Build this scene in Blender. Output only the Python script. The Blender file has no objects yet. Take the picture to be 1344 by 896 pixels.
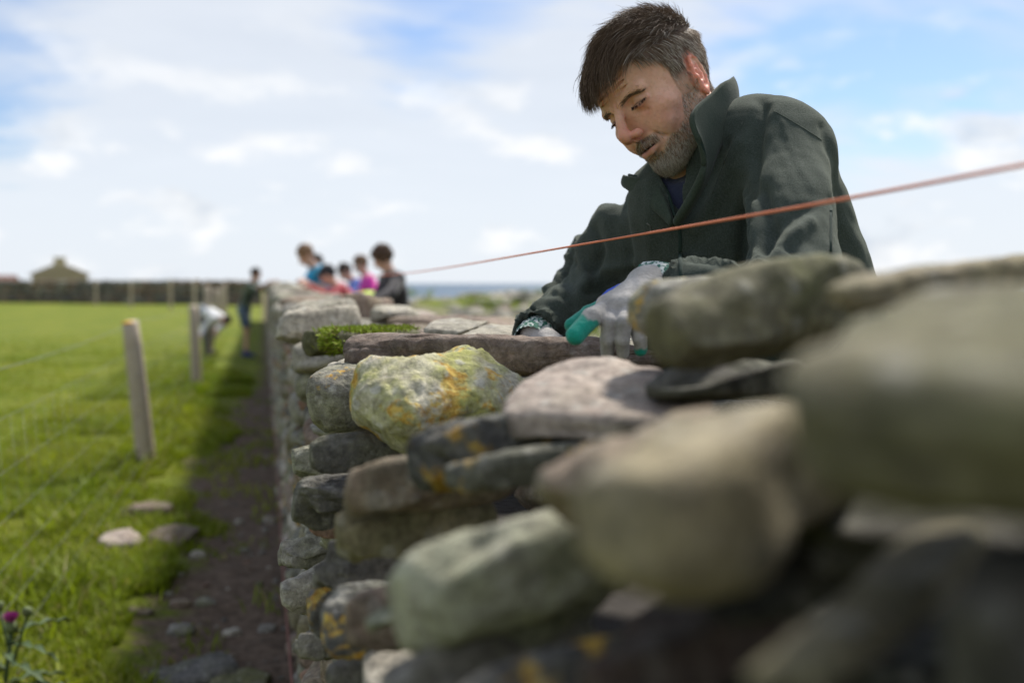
import bpy, math, random
import numpy as np
from mathutils import Vector, Matrix
from mathutils.bvhtree import BVHTree

random.seed(7); np.random.seed(7)
SC = bpy.context.scene
COL = SC.collection

# ------------------------------------------------------------------ camera
FPX, CX, CY = 1307.0, 672.0, 448.0            # focal length and centre in photo pixels
YAW, PITCH = math.radians(14.0), math.radians(-3.33)
EYE = np.array([0.0, 0.0, 1.2])
FW = np.array([math.sin(YAW)*math.cos(PITCH), math.cos(YAW)*math.cos(PITCH), math.sin(PITCH)])
RT = np.array([math.cos(YAW), -math.sin(YAW), 0.0])
UPV = np.cross(RT, FW)
def P(px, py, d):
    return EYE + d*(FW + (px-CX)/FPX*RT + (CY-py)/FPX*UPV)
def proj(v):
    q = np.asarray(v) - EYE
    d = q @ FW
    return CX + FPX*(q @ RT)/d, CY - FPX*(q @ UPV)/d, d

cam = bpy.data.cameras.new('camera'); camo = bpy.data.objects.new('camera', cam); COL.objects.link(camo)
cam.sensor_width = 36.0; cam.lens = 36.0*FPX/1344.0
cam.clip_start = 0.02; cam.clip_end = 60000
camo.matrix_world = Matrix(((RT[0], UPV[0], -FW[0], EYE[0]), (RT[1], UPV[1], -FW[1], EYE[1]), (RT[2], UPV[2], -FW[2], EYE[2]), (0, 0, 0, 1)))
cam.dof.use_dof = True; cam.dof.focus_distance = 1.47; cam.dof.aperture_fstop = 2.5; cam.dof.aperture_blades = 0
SC.camera = camo

# ------------------------------------------------------------------ world, sun, exposure
SUN_EL, SUN_AZ = math.radians(50), math.radians(40)      # azimuth measured from +Y towards +X
sun_dir = Vector((math.sin(SUN_AZ)*math.cos(SUN_EL), math.cos(SUN_AZ)*math.cos(SUN_EL), math.sin(SUN_EL)))
sl = bpy.data.lights.new('sun', 'SUN'); sl.energy = 4.0; sl.angle = math.radians(6); sl.color = (1, .95, .86)
so = bpy.data.objects.new('sun', sl); COL.objects.link(so); so.rotation_euler = sun_dir.to_track_quat('Z', 'Y').to_euler()
SC.view_settings.view_transform = 'Standard'; SC.view_settings.look = 'None'
SC.view_settings.exposure = 0.48; SC.view_settings.gamma = 1.0; SC.view_settings.use_curve_mapping = False
SC.cycles.use_denoising = True
SC.cycles.use_adaptive_sampling = True
SC.cycles.adaptive_threshold = 0.01
SC.cycles.max_bounces = 6; SC.cycles.diffuse_bounces = 4; SC.cycles.glossy_bounces = 2; SC.cycles.transmission_bounces = 3
SC.cycles.caustics_reflective = False; SC.cycles.caustics_refractive = False
SC.cycles.sample_clamp_indirect = 6

class NT:
    """tiny node-tree helper"""
    def __init__(s, nt): s.nt = nt; s.nt.nodes.clear()
    def n(s, typ, props=None, **ins):
        nd = s.nt.nodes.new(typ)
        for k, v in (props or {}).items(): setattr(nd, k, v)
        for k, v in ins.items():
            sk = nd.inputs[int(k[1:])] if (k[0] == 'i' and k[1:].isdigit()) else nd.inputs[k.replace('_', ' ')]
            s.put(sk, v)
        return nd
    def put(s, sk, v):
        if isinstance(v, bpy.types.NodeSocket): s.nt.links.new(v, sk)
        elif isinstance(v, bpy.types.Node): s.nt.links.new(v.outputs[0], sk)
        elif isinstance(v, (tuple, list)) and sk.type == 'RGBA' and len(v) == 3: sk.default_value = (*v, 1)
        else: sk.default_value = v
    def math(s, op, a, b=0.0, c=0.0, clamp=False):
        nd = s.nt.nodes.new('ShaderNodeMath'); nd.operation = op; nd.use_clamp = clamp
        for i, v in enumerate((a, b, c)): s.put(nd.inputs[i], v)
        return nd.outputs[0]
    def ramp(s, f, lo, hi, a=0.0, b=1.0, smooth=True):
        nd = s.nt.nodes.new('ShaderNodeMapRange'); nd.interpolation_type = 'SMOOTHSTEP' if smooth else 'LINEAR'
        for i, v in enumerate((f, lo, hi, a, b)): s.put(nd.inputs[i], v)
        return nd.outputs[0]
    def mix(s, f, a, b, mode='MIX'):
        nd = s.nt.nodes.new('ShaderNodeMix'); nd.data_type = 'RGBA'; nd.blend_type = mode
        s.put(nd.inputs[0], f); s.put(nd.inputs[6], a); s.put(nd.inputs[7], b)
        return nd.outputs[2]
    def noise(s, vec, scale, detail=4.0, rough=0.55, dist=0.0):
        nd = s.nt.nodes.new('ShaderNodeTexNoise')
        if vec is not None: s.put(nd.inputs['Vector'], vec)
        nd.inputs['Scale'].default_value = scale; nd.inputs['Detail'].default_value = detail
        nd.inputs['Roughness'].default_value = rough; nd.inputs['Distortion'].default_value = dist
        return nd.outputs[0]
    def scaled(s, vec, sc, loc=(0, 0, 0)):
        nd = s.nt.nodes.new('ShaderNodeMapping'); s.put(nd.inputs[0], vec)
        nd.inputs['Scale'].default_value = sc; nd.inputs['Location'].default_value = loc
        return nd.outputs[0]

world = bpy.data.worlds.new('World'); SC.world = world; world.use_nodes = True
def build_world():
    t = NT(world.node_tree)
    out = t.n('ShaderNodeOutputWorld'); bg = t.n('ShaderNodeBackground'); t.put(out.inputs[0], bg)
    sky = t.n('ShaderNodeTexSky', dict(sky_type='NISHITA', sun_disc=False, sun_elevation=SUN_EL, sun_rotation=SUN_AZ, altitude=10.0, air_density=1.0, dust_density=0.8, ozone_density=1.5))
    geo = t.n('ShaderNodeTexCoord'); d = geo.outputs['Generated']
    sep = t.n('ShaderNodeSeparateXYZ', None, i0=d)
    zc = t.math('MAXIMUM', sep.outputs[2], 0.0)
    den = t.math('ADD', zc, 0.16)
    u = t.math('DIVIDE', sep.outputs[0], den); v = t.math('DIVIDE', sep.outputs[1], den)
    uv = t.n('ShaderNodeCombineXYZ', None, i0=u, i1=v, i2=0.0).outputs[0]
    # broad high veil
    n1 = t.noise(t.scaled(uv, (0.55, 0.9, 1), (3.1, 0.35, 0)), 1.0, 6, 0.55, 0.35)
    n2 = t.noise(t.scaled(uv, (1.2, 2.6, 1), (0.4, 5.2, 0)), 1.5, 6, 0.6, 0.5)
    veil = t.math('ADD', t.math('MULTIPLY', n1, 0.75), t.math('MULTIPLY', n2, 0.35))
    low = t.ramp(zc, 0.02, 0.30, 0.18, 0.0)
    hole = None                                   # clear blue gaps in the veil, in fixed directions of the sky
    for D, w, s_ in ((P(560, 5, 1), 8.5, .10), (P(1130, 120, 1), 7, .10), (P(1330, 190, 1), 6, .07), (P(1010, 40, 1), 6, .05), (P(10, 10, 1), 9, .11), (P(150, -350, 1), 9, .2), (P(1500, -500, 1), 12, .2), (P(300, 160, 1), 12, -.16), (P(700, 200, 1), 9, -.12)):
        D = (np.array(D)-EYE); D /= np.linalg.norm(D); dt = t.n('ShaderNodeVectorMath', dict(operation='DOT_PRODUCT'), i0=d, i1=tuple(D)).outputs['Value']
        h_ = t.math('MULTIPLY', t.ramp(dt, math.cos(math.radians(w)), math.cos(math.radians(w*.15))), s_); hole = h_ if hole is None else t.math('ADD', hole, h_)
    low = t.math('SUBTRACT', low, hole)
    veil = t.ramp(t.math('ADD', veil, low), 0.41, 0.66)
    # cumulus heaps low over the horizon
    az = t.math('ARCTAN2', sep.outputs[0], sep.outputs[1])
    cu = t.n('ShaderNodeCombineXYZ', None, i0=t.math('MULTIPLY', az, 7.0), i1=t.math('MULTIPLY', zc, 15.0), i2=1.7).outputs[0]
    n3 = t.noise(cu, 1.15, 6, 0.55, 0.15)
    cum = t.math('MULTIPLY', t.ramp(n3, 0.50, 0.63), t.ramp(zc, 0.30, 0.10))
    shade = t.noise(t.scaled(cu, (1, 1, 1), (0, -0.35, 0)), 1.15, 6, 0.55, 0.15)
    veilcol = t.mix(t.noise(t.scaled(uv, (1, 1.6, 1), (7, 3, 0)), 1.3, 5, 0.6), (4.9, 5.5, 6.4), (8.2, 8.45, 8.9))
    veilcol = t.mix(t.ramp(zc, 0.0, 0.35, 0.0, 1.0), (7.3, 7.75, 8.35), veilcol)
    cumcol = t.mix(t.ramp(shade, 0.45, 0.70), (8.9, 8.95, 9.0), (5.6, 6.2, 7.0))
    c = t.mix(t.math('MULTIPLY', veil, 0.93), t.mix(1.0, sky, (0.80, 0.93, 1.12), 'MULTIPLY'), veilcol)
    c = t.mix(t.math('MULTIPLY', cum, 0.9), c, cumcol)
    t.put(bg.inputs[0], c); bg.inputs[1].default_value = 0.084
build_world()

# ------------------------------------------------------------------ helpers
def link(o, parent=None):
    COL.objects.link(o)
    if parent is not None: o.parent = parent
    return o
def tag(o, label=None, cat=None, group=None, kind=None):
    if label: o['label'] = label
    if cat: o['category'] = cat
    if group: o['group'] = group
    if kind: o['kind'] = kind
    return o
def empty(name, loc=(0, 0, 0)):
    o = bpy.data.objects.new(name, None); o.location = loc; o.empty_display_size = .1
    return link(o)
def mesh_np(name, V, faces, mat=None, parent=None, smooth=True, cols=None, matidx=None, loc=None):
    """faces: (n,k) int array, or a list of such arrays"""
    V = np.asarray(V, np.float32)
    if loc is not None: V = V - np.asarray(loc, np.float32)
    fl = faces if isinstance(faces, list) else [faces]
    me = bpy.data.meshes.new(name)
    me.vertices.add(len(V)); me.vertices.foreach_set('co', V.ravel())
    li = np.concatenate([np.asarray(f, np.int32).ravel() for f in fl])
    tot = np.concatenate([np.full(len(f), np.asarray(f).shape[1], np.int32) for f in fl])
    st = np.concatenate([[0], np.cumsum(tot)[:-1]]).astype(np.int32)
    me.loops.add(len(li)); me.loops.foreach_set('vertex_index', li)
    me.polygons.add(len(tot)); me.polygons.foreach_set('loop_start', st)
    me.polygons.foreach_set('use_smooth', np.full(len(tot), smooth, bool))
    mats = mat if isinstance(mat, list) else ([mat] if mat else [])
    for m in mats: me.materials.append(m)
    if matidx is not None: me.polygons.foreach_set('material_index', np.asarray(matidx, np.int32))
    me.update(calc_edges=True)
    if cols is not None:
        a = me.color_attributes.new('Col', 'FLOAT_COLOR', 'POINT')
        cc = np.ones((len(V), 4), np.float32); cc[:, :3] = cols
        a.data.foreach_set('color', cc.ravel())
    o = bpy.data.objects.new(name, me)
    if loc is not None: o.location = loc
    return link(o, parent)
class MB:
    """collects pieces into one mesh"""
    def __init__(s): s.v = []; s.f3 = []; s.f4 = []; s.c = []; s.n = 0
    def add(s, V, F, col=None):
        V = np.asarray(V, np.float32); F = np.asarray(F, np.int64)
        s.v.append(V); (s.f3 if F.shape[1] == 3 else s.f4).append(F + s.n); s.n += len(V)
        s.c.append(np.broadcast_to(np.asarray(col if col is not None else (1, 1, 1), np.float32), (len(V), 3)))
    def build(s, name, mat=None, parent=None, smooth=True, cols=False, loc=None):
        fl = []
        if s.f3: fl.append(np.concatenate(s.f3))
        if s.f4: fl.append(np.concatenate(s.f4))
        return mesh_np(name, np.concatenate(s.v), fl, mat, parent, smooth, np.concatenate(s.c) if cols else None, loc=loc)

def hash3(i, j, k, seed):
    h = (i.astype(np.int64)*374761393 + j.astype(np.int64)*668265263 + k.astype(np.int64)*2147483647 + seed*974711) & 0xffffffff
    h = ((h ^ (h >> 13))*1274126177) & 0xffffffff
    h = ((h ^ (h >> 16))*2246822519) & 0xffffffff
    return ((h ^ (h >> 15)) & 0xffff)/65535.0*2 - 1
def vnoise(p, seed=0):
    p = np.asarray(p, np.float64); f = np.floor(p); w = p - f; w = w*w*w*(w*(w*6-15)+10); i = f.astype(np.int64)
    r = 0
    for a in (0, 1):
        for b in (0, 1):
            for c in (0, 1):
                r = r + hash3(i[..., 0]+a, i[..., 1]+b, i[..., 2]+c, seed)*(w[..., 0] if a else 1-w[..., 0])*(w[..., 1] if b else 1-w[..., 1])*(w[..., 2] if c else 1-w[..., 2])
    return r
def fbm(p, seed=0, oct=3, gain=.5):
    p = np.asarray(p, float); r = 0; a = 1.0
    for o in range(oct):
        r = r + a*vnoise(p*(2.03**o) + 17.3*o, seed+o); a *= gain
    return r
def vnormals(V, F):
    V = np.asarray(V, float); N = np.zeros_like(V)
    for f in (F if isinstance(F, list) else [F]):
        a, b, c = V[f[:, 0]], V[f[:, 1]], V[f[:, -1]]
        n = np.cross(b-a, c-a)
        for k in range(f.shape[1]):
            for ax in range(3): N[:, ax] += np.bincount(f[:, k], n[:, ax], len(V))
    return N/(np.linalg.norm(N, axis=1, keepdims=True)+1e-12)
def laplace(V, F, it=1, lam=.5):
    V = V.copy()
    for _ in range(it):
        S = np.zeros_like(V); c = np.zeros(len(V)); k = F.shape[1]
        for a in range(k):
            i, j = F[:, a], F[:, (a+1) % k]
            for ax in range(3):
                S[:, ax] += np.bincount(i, V[j, ax], len(V)) + np.bincount(j, V[i, ax], len(V))
            c += np.bincount(i, minlength=len(V)) + np.bincount(j, minlength=len(V))
        V += lam*(S/np.maximum(c, 1)[:, None] - V)
    return V

# ---- signed distance modelling
class Field:
    def __init__(s, lo, hi, h):
        s.lo = np.asarray(lo, float); s.h = h
        s.n = np.ceil((np.asarray(hi)-s.lo)/h).astype(int)+1
        s.D = np.full(s.n, 10.0, np.float32)
    def _sub(s, lo, hi):
        a = np.clip(np.floor((lo-s.lo)/s.h).astype(int), 0, s.n-1); b = np.clip(np.ceil((hi-s.lo)/s.h).astype(int)+1, 1, s.n)
        ax = [(s.lo[i]+s.h*np.arange(a[i], b[i])).astype(np.float32) for i in range(3)]
        return (slice(a[0], b[0]), slice(a[1], b[1]), slice(a[2], b[2])), ax[0][:, None, None], ax[1][None, :, None], ax[2][None, None, :]
    def op(s, prim, k=0.0, sub=False):
        fn, lo, hi = prim; m = k*1.2 + 3*s.h
        sl, X, Y, Z = s._sub(lo-m, hi+m)
        A = s.D[sl]
        if A.size == 0: return
        d = fn(X, Y, Z)
        if sub:
            d = -d
            A2 = np.maximum(A, d)
            if k > 0: hh = np.maximum(k-np.abs(A-d), 0)/k; A2 = A2 + hh*hh*k*.25
        else:
            A2 = np.minimum(A, d)
            if k > 0: hh = np.maximum(k-np.abs(A-d), 0)/k; A2 = A2 - hh*hh*k*.25
        s.D[sl] = A2
    def mesh(s): return surface_nets(s.D, s.lo, s.h)
def ell(c, r, R=None):
    c = np.asarray(c, float); r = np.asarray(r, float); R = np.eye(3) if R is None else np.asarray(R)   # columns of R are the axes
    e = np.sqrt(((R*r)**2).sum(1))
    def fn(X, Y, Z):
        x, y, z = X-c[0], Y-c[1], Z-c[2]
        k0 = 0; k1 = 0
        for i in range(3):
            q = (x*R[0, i]+y*R[1, i]+z*R[2, i])/r[i]
            k0 = k0+q*q; k1 = k1+(q/r[i])**2
        k0 = np.sqrt(k0); k1 = np.sqrt(k1)+1e-9
        return k0*(k0-1)/k1
    return fn, c-e, c+e
def cap(a, b, ra, rb=None):
    a = np.asarray(a, float); b = np.asarray(b, float); rb = ra if rb is None else rb; ab = b-a; L = float(ab @ ab)+1e-12
    def fn(X, Y, Z):
        x, y, z = X-a[0], Y-a[1], Z-a[2]
        t = np.clip((x*ab[0]+y*ab[1]+z*ab[2])/L, 0, 1)
        return np.sqrt((x-t*ab[0])**2+(y-t*ab[1])**2+(z-t*ab[2])**2) - (ra+(rb-ra)*t)
    m = max(ra, rb)
    return fn, np.minimum(a, b)-m, np.maximum(a, b)+m
def surface_nets(D, lo, h):
    S = D < 0; n = S.shape
    cnt = np.zeros((n[0]-1, n[1]-1, n[2]-1), np.uint8)
    for a in (0, 1):
        for b in (0, 1):
            for c in (0, 1):
                cnt += S[a:n[0]-1+a, b:n[1]-1+b, c:n[2]-1+c]
    act = (cnt > 0) & (cnt < 8); idx = np.argwhere(act)
    off = np.array([(a, b, c) for a in (0, 1) for b in (0, 1) for c in (0, 1)])
    val = np.stack([D[idx[:, 0]+o[0], idx[:, 1]+o[1], idx[:, 2]+o[2]] for o in off], 1)
    acc = np.zeros((len(idx), 3)); num = np.zeros(len(idx))
    for i in range(8):
        for j in range(i+1, 8):
            if np.abs(off[i]-off[j]).sum() != 1: continue
            va, vb = val[:, i], val[:, j]; m = (va < 0) != (vb < 0)
            t = np.where(m, va/np.where(m, va-vb, 1), 0)
            acc += np.where(m[:, None], off[i]+t[:, None]*(off[j]-off[i]), 0); num += m
    V = lo + h*(idx + acc/num[:, None])
    vid = np.full(act.shape, -1, np.int64); vid[act] = np.arange(len(idx))
    Fs = []
    for ax in range(3):
        b, c = (ax+1) % 3, (ax+2) % 3
        s0 = [slice(None)]*3; s1 = [slice(None)]*3; s0[ax] = slice(0, -1); s1[ax] = slice(1, None)
        A, B = S[tuple(s0)], S[tuple(s1)]
        e = np.argwhere(A != B); e = e[(e[:, b] >= 1) & (e[:, c] >= 1) & (e[:, b] < act.shape[b]) & (e[:, c] < act.shape[c])]
        ins = A[e[:, 0], e[:, 1], e[:, 2]]
        q = []
        for db, dc in ((1, 1), (0, 1), (0, 0), (1, 0)):
            t = e.copy(); t[:, b] -= db; t[:, c] -= dc
            q.append(vid[t[:, 0], t[:, 1], t[:, 2]])
        q = np.stack(q, 1); q[~ins] = q[~ins][:, ::-1]
        Fs.append(q[(q >= 0).all(1)])
    return V, np.concatenate(Fs)

# ---- simple shapes
BOXF = np.array([(0, 3, 2, 1), (4, 5, 6, 7), (0, 1, 5, 4), (1, 2, 6, 5), (2, 3, 7, 6), (3, 0, 4, 7)])
def box_v(lo, hi):
    x0, y0, z0 = lo; x1, y1, z1 = hi
    return np.array([(x0, y0, z0), (x1, y0, z0), (x1, y1, z0), (x0, y1, z0), (x0, y0, z1), (x1, y0, z1), (x1, y1, z1), (x0, y1, z1)], float)
def tube(pts, rad, n=6):
    pts = np.asarray(pts, float); m = len(pts); rad = np.broadcast_to(np.asarray(rad, float), (m,))
    T = np.gradient(pts, axis=0); T /= np.linalg.norm(T, axis=1, keepdims=True)+1e-12
    ref = np.array([0, 0, 1.0]) if abs(T[0][2]) < .9 else np.array([1.0, 0, 0])
    V = []
    for i in range(m):
        a = np.cross(T[i], ref); a /= np.linalg.norm(a)+1e-12; b = np.cross(a, T[i])
        for k in range(n):
            w = 2*math.pi*k/n; V.append(pts[i]+rad[i]*(math.cos(w)*a+math.sin(w)*b))
    F = [(i*n+k, i*n+(k+1) % n, (i+1)*n+(k+1) % n, (i+1)*n+k) for i in range(m-1) for k in range(n)]
    V.append(pts[0]); V.append(pts[-1]); c0 = m*n
    F3 = [(c0, (k+1) % n, k) for k in range(n)] + [(c0+1, (m-1)*n+k, (m-1)*n+(k+1) % n) for k in range(n)]
    return np.array(V), np.array(F), np.array(F3)
def add_tube(mb, pts, rad, n=6, col=None):
    V, F, F3 = tube(pts, rad, n)
    base = mb.n; mb.add(V, F, col); mb.f3.append(F3 + base)

# ---- stones
def cube_sphere(n):
    key = {}; V = []; F = []
    lin = np.tan(np.linspace(-1, 1, n+1)*math.pi/4)
    def vid(p):
        k = (round(p[0], 5), round(p[1], 5), round(p[2], 5))
        if k not in key: key[k] = len(V); V.append(p)
        return key[k]
    for ax in range(3):
        for s in (-1, 1):
            g = {}
            for i in range(n+1):
                for j in range(n+1):
                    p = [0, 0, 0]; p[ax] = s; p[(ax+1) % 3] = lin[i]; p[(ax+2) % 3] = lin[j]
                    g[i, j] = vid(tuple(p))
            for i in range(n):
                for j in range(n):
                    q = (g[i, j], g[i+1, j], g[i+1, j+1], g[i, j+1]); F.append(q if s > 0 else q[::-1])
    V = np.array(V, float); V /= np.linalg.norm(V, axis=1, keepdims=True)
    return V, np.array(F)
CS = {}
def stone_vf(seed, n=8, p=3.2, cuts=7, rough=1.0, dims=(1, 1, 1)):
    """unit stone (half extents about 1); dims only sets the proportion the surface relief is measured in"""
    if n not in CS: CS[n] = cube_sphere(n)
    v, F = CS[n]; rs = np.random.RandomState(seed)
    r = (np.abs(v)**p).sum(1)**(-1/p); X = v*r[:, None]
    for c in range(cuts):
        d = rs.normal(size=3); d[2] *= 1.1; d /= np.linalg.norm(d); o = rs.uniform(.74, 1.04)
        e = X @ d - o; X = X - np.where(e > 0, e*.86, 0)[:, None]*d
    ta, tb, sh, bd = rs.uniform(-.24, .24, 4)*(.55 if cuts < 3 else 1)          # taper, shear and bend so that no two outlines agree
    X = X*np.stack([1+0*X[:, 0], 1+ta*X[:, 0], 1+tb*X[:, 0]+.5*ta*X[:, 1]], 1); X[:, 2] += sh*.6*X[:, 0]*np.sign(ta)+bd*.5*(X[:, 0]**2-.4)
    dm = np.asarray(dims, float); dm = dm/dm.max(); Q = X*dm
    N = v/np.maximum(dm, .25); N /= np.linalg.norm(N, axis=1, keepdims=True)
    q0 = rs.uniform(-50, 50, 3)
    disp = .15*vnoise(Q*1.3+q0, seed) + .085*vnoise(Q*2.9+q0, seed+1)
    if n >= 8: disp = disp + rough*(.035*vnoise(Q*6.5+q0, seed+2))
    if n >= 16: disp = disp + rough*(.017*vnoise(Q*14+q0, seed+3) - .02*np.maximum(0, .55-np.abs(vnoise(Q*np.array([3, 3, 9])+q0, seed+6))*6))
    if n >= 28: disp = disp + rough*(.008*vnoise(Q*30+q0, seed+4)+.004*vnoise(Q*62+q0, seed+5))
    X = X + (N*disp[:, None])/np.maximum(dm, .3)*.8
    X /= np.quantile(np.abs(X), .97, axis=0)
    X = np.sign(X)*np.minimum(np.abs(X), .96+.25*np.maximum(np.abs(X)-.96, 0))
    return X, F

# ------------------------------------------------------------------ materials
def material(name):
    m = bpy.data.materials.new(name); m.use_nodes = True
    t = NT(m.node_tree); out = t.n('ShaderNodeOutputMaterial'); b = t.n('ShaderNodeBsdfPrincipled'); t.put(out.inputs[0], b)
    return m, t, b
def bump(t, b, h, strength=.5, dist=.01):
    nd = t.n('ShaderNodeBump'); nd.inputs['Strength'].default_value = strength; nd.inputs['Distance'].default_value = dist
    t.put(nd.inputs['Height'], h); t.put(b.inputs['Normal'], nd)
def plain(name, col, rough=.7, var=.25, scale=30, bmp=0.0, metal=0.0, sheen=0.0, attr=False):
    m, t, b = material(name)
    pos = t.n('ShaderNodeNewGeometry').outputs['Position']
    n = t.noise(pos, scale, 4)
    base = t.n('ShaderNodeAttribute', dict(attribute_name='Col')).outputs[0] if attr else col
    c = t.mix(1.0, base, t.mix(n, (1-var,)*3, (1+var,)*3), 'MULTIPLY')
    t.put(b.inputs['Base Color'], c); b.inputs['Roughness'].default_value = rough; b.inputs['Metallic'].default_value = metal
    b.inputs['Sheen Weight'].default_value = sheen
    if bmp: bump(t, b, n, .6, bmp)
    return m
def stone_mat(name, a, bcol, pale=.35, yellow=0.0, green=0.3, black=.25, ygreen=(.20, .22, .07)):
    m, t, b = material(name)
    pos = t.n('ShaderNodeNewGeometry').outputs['Position']; rnd = t.n('ShaderNodeObjectInfo').outputs['Random']
    vec = t.n('ShaderNodeVectorMath', dict(operation='ADD'), i0=pos, i1=t.n('ShaderNodeCombineXYZ', None, i0=t.math('MULTIPLY', rnd, 37.0), i1=t.math('MULTIPLY', rnd, 91.0), i2=0.0).outputs[0]).outputs[0]
    n1 = t.noise(vec, 9, 6, .6, .3); n2 = t.noise(vec, 34, 6, .65); n3 = t.noise(vec, 170, 4, .7); n4 = t.noise(vec, 5, 4, .6, .6)
    c = t.mix(t.ramp(n1, .32, .68), a, bcol)
    c = t.mix(t.ramp(n2, .35, .7, .0, .55), c, t.mix(.5, c, (.34, .31, .27)))
    band = t.noise(t.scaled(vec, (3, 3, 26)), 3.0, 4, .6)
    c = t.mix(t.ramp(band, .5, .7, 0, .30), c, (.10, .085, .075))
    nz = t.n('ShaderNodeSeparateXYZ', None, i0=t.n('ShaderNodeNewGeometry').outputs['Normal']).outputs[2]
    gm = t.math('MULTIPLY', t.ramp(t.math('ADD', n4, t.math('MULTIPLY', n2, .35)), .58, .82), green, clamp=True)
    c = t.mix(gm, c, t.mix(n2, tuple(.55*x for x in ygreen), tuple(1.35*x for x in ygreen)))
    bl = t.math('MULTIPLY', t.ramp(t.noise(vec, 21, 5, .7, .4), .56, .68), black, clamp=True)
    c = t.mix(bl, c, (.045, .042, .038))
    vo = t.n('ShaderNodeTexVoronoi', dict(feature='F1')); t.put(vo.inputs['Vector'], vec); vo.inputs['Scale'].default_value = 46; vo.inputs['Randomness'].default_value = 1
    vr = t.n('ShaderNodeSeparateColor', None, i0=vo.outputs['Color'])
    spot = t.math('MULTIPLY', t.ramp(t.math('ADD', vo.outputs['Distance'], t.math('MULTIPLY', n3, .30)), .58, .36), t.ramp(vr.outputs[0], .70, .74))
    patch = t.ramp(t.noise(vec, 15, 6, .7, .3), .58, .64)
    pm = t.math('MULTIPLY', t.math('MAXIMUM', spot, t.math('MULTIPLY', patch, .65)), pale, clamp=True)
    c = t.mix(pm, c, t.mix(n3, (.40, .39, .35), (.62, .60, .54)))
    if yellow:
        yn = t.math('ADD', t.math('MULTIPLY', t.noise(vec, 12, 3, .6, .6), .80), t.math('ADD', t.math('MULTIPLY', t.noise(vec, 75, 4, .7), .26), t.math('MULTIPLY', n3, .10)))
        th = .735 - .15*yellow
        ym = t.math('MULTIPLY', t.ramp(yn, th, th+.07), .9)
        c = t.mix(ym, c, t.mix(t.ramp(t.noise(vec, 110, 3, .7), .35, .65), (.50, .25, .02), (.74, .53, .12)))
    c = t.mix(1.0, c, t.mix(rnd, (.80, .80, .80), (1.18, 1.18, 1.18)), 'MULTIPLY')
    c = t.mix(t.ramp(n3, .35, .65, .0, .5), c, t.mix(1.0, c, (.62, .62, .62), 'MULTIPLY'))
    c = t.mix(1.0, c, t.mix(t.ramp(t.noise(vec, 62, 6, .72, .3), .30, .70), (.58, .57, .56), (1.28, 1.28, 1.26)), 'MULTIPLY')
    t.put(b.inputs['Base Color'], c); b.inputs['Roughness'].default_value = .86; b.inputs['Specular IOR Level'].default_value = .3
    h = t.math('ADD', t.math('MULTIPLY', n2, .6), t.math('ADD', t.math('MULTIPLY', n3, .25), t.math('MULTIPLY', pm, .15)))
    bump(t, b, h, .9, .011)
    return m
ST = {
 'grey':  stone_mat('stone_grey', (.225, .21, .18), (.36, .335, .285), .5, 0, .35),
 'grey2': stone_mat('stone_grey_lichen', (.185, .175, .15), (.31, .29, .245), .6, .30, .35),
 'dark':  stone_mat('stone_dark', (.095, .09, .082), (.185, .175, .16), .35, 0, .25),
 'darky': stone_mat('stone_dark_orange', (.09, .09, .088), (.16, .155, .15), .3, .85, .2),
 'brown': stone_mat('stone_brown', (.20, .135, .095), (.29, .215, .165), .3, 0, .2),
 'slab':  stone_mat('stone_brown_slab', (.19, .135, .105), (.30, .225, .18), .22, 0.0, .0, .55),
 'pink':  stone_mat('stone_pink', (.36, .285, .245), (.50, .42, .36), .45, 0, .12, .25),
 'green': stone_mat('stone_green', (.21, .175, .10), (.365, .305, .185), .3, 0, .6, .3, (.145, .14, .045)),
 'greend': stone_mat('stone_green_dark', (.11, .108, .052), (.20, .18, .10), .25, 0, .8, .4, (.105, .108, .03)),
 'pale':  stone_mat('stone_pale', (.37, .335, .275), (.52, .48, .40), .6, 0, .15, .15),
 'yellow': stone_mat('stone_yellow_lichen', (.50, .46, .36), (.66, .61, .49), .6, .88, .95, .2, (.42, .42, .12)),
 'sage':  stone_mat('stone_sage', (.275, .275, .195), (.41, .405, .31), .25, 0, .45, .12, (.21, .23, .11)),
 'shade': stone_mat('stone_shade', (.035, .034, .026), (.075, .068, .052), .15, 0, .4, .4, (.05, .06, .02)),  # near-black stone: shade at the near end put into the colour
 'umber': stone_mat('stone_umber_shade', (.05, .032, .024), (.10, .066, .05), .12, 0, .1, .4),  # brown stone deepened so its colour carries near-end shade
 'olive': stone_mat('stone_olive', (.10, .09, .045), (.23, .20, .12), .35, 0, .7, .5, (.085, .085, .025)),  # olive stone, darkened to carry some near-end shade as well
 'red':   stone_mat('stone_red', (.24, .12, .08), (.32, .18, .13), .2, 0, .1),
}
M = {}
M['core_dark'] = plain('dark_core_fill', (.035, .028, .022), .95, .4, 25, .02)  # very dark fill, so gaps between wall stones read dark
M['wood'] = plain('weathered_wood', (.43, .355, .265), .85, .35, 40, .006)
M['wire'] = plain('galvanised_wire', (.17, .175, .17), .45, .1, 30, 0, .6)
M['fleece'] = None
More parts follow.
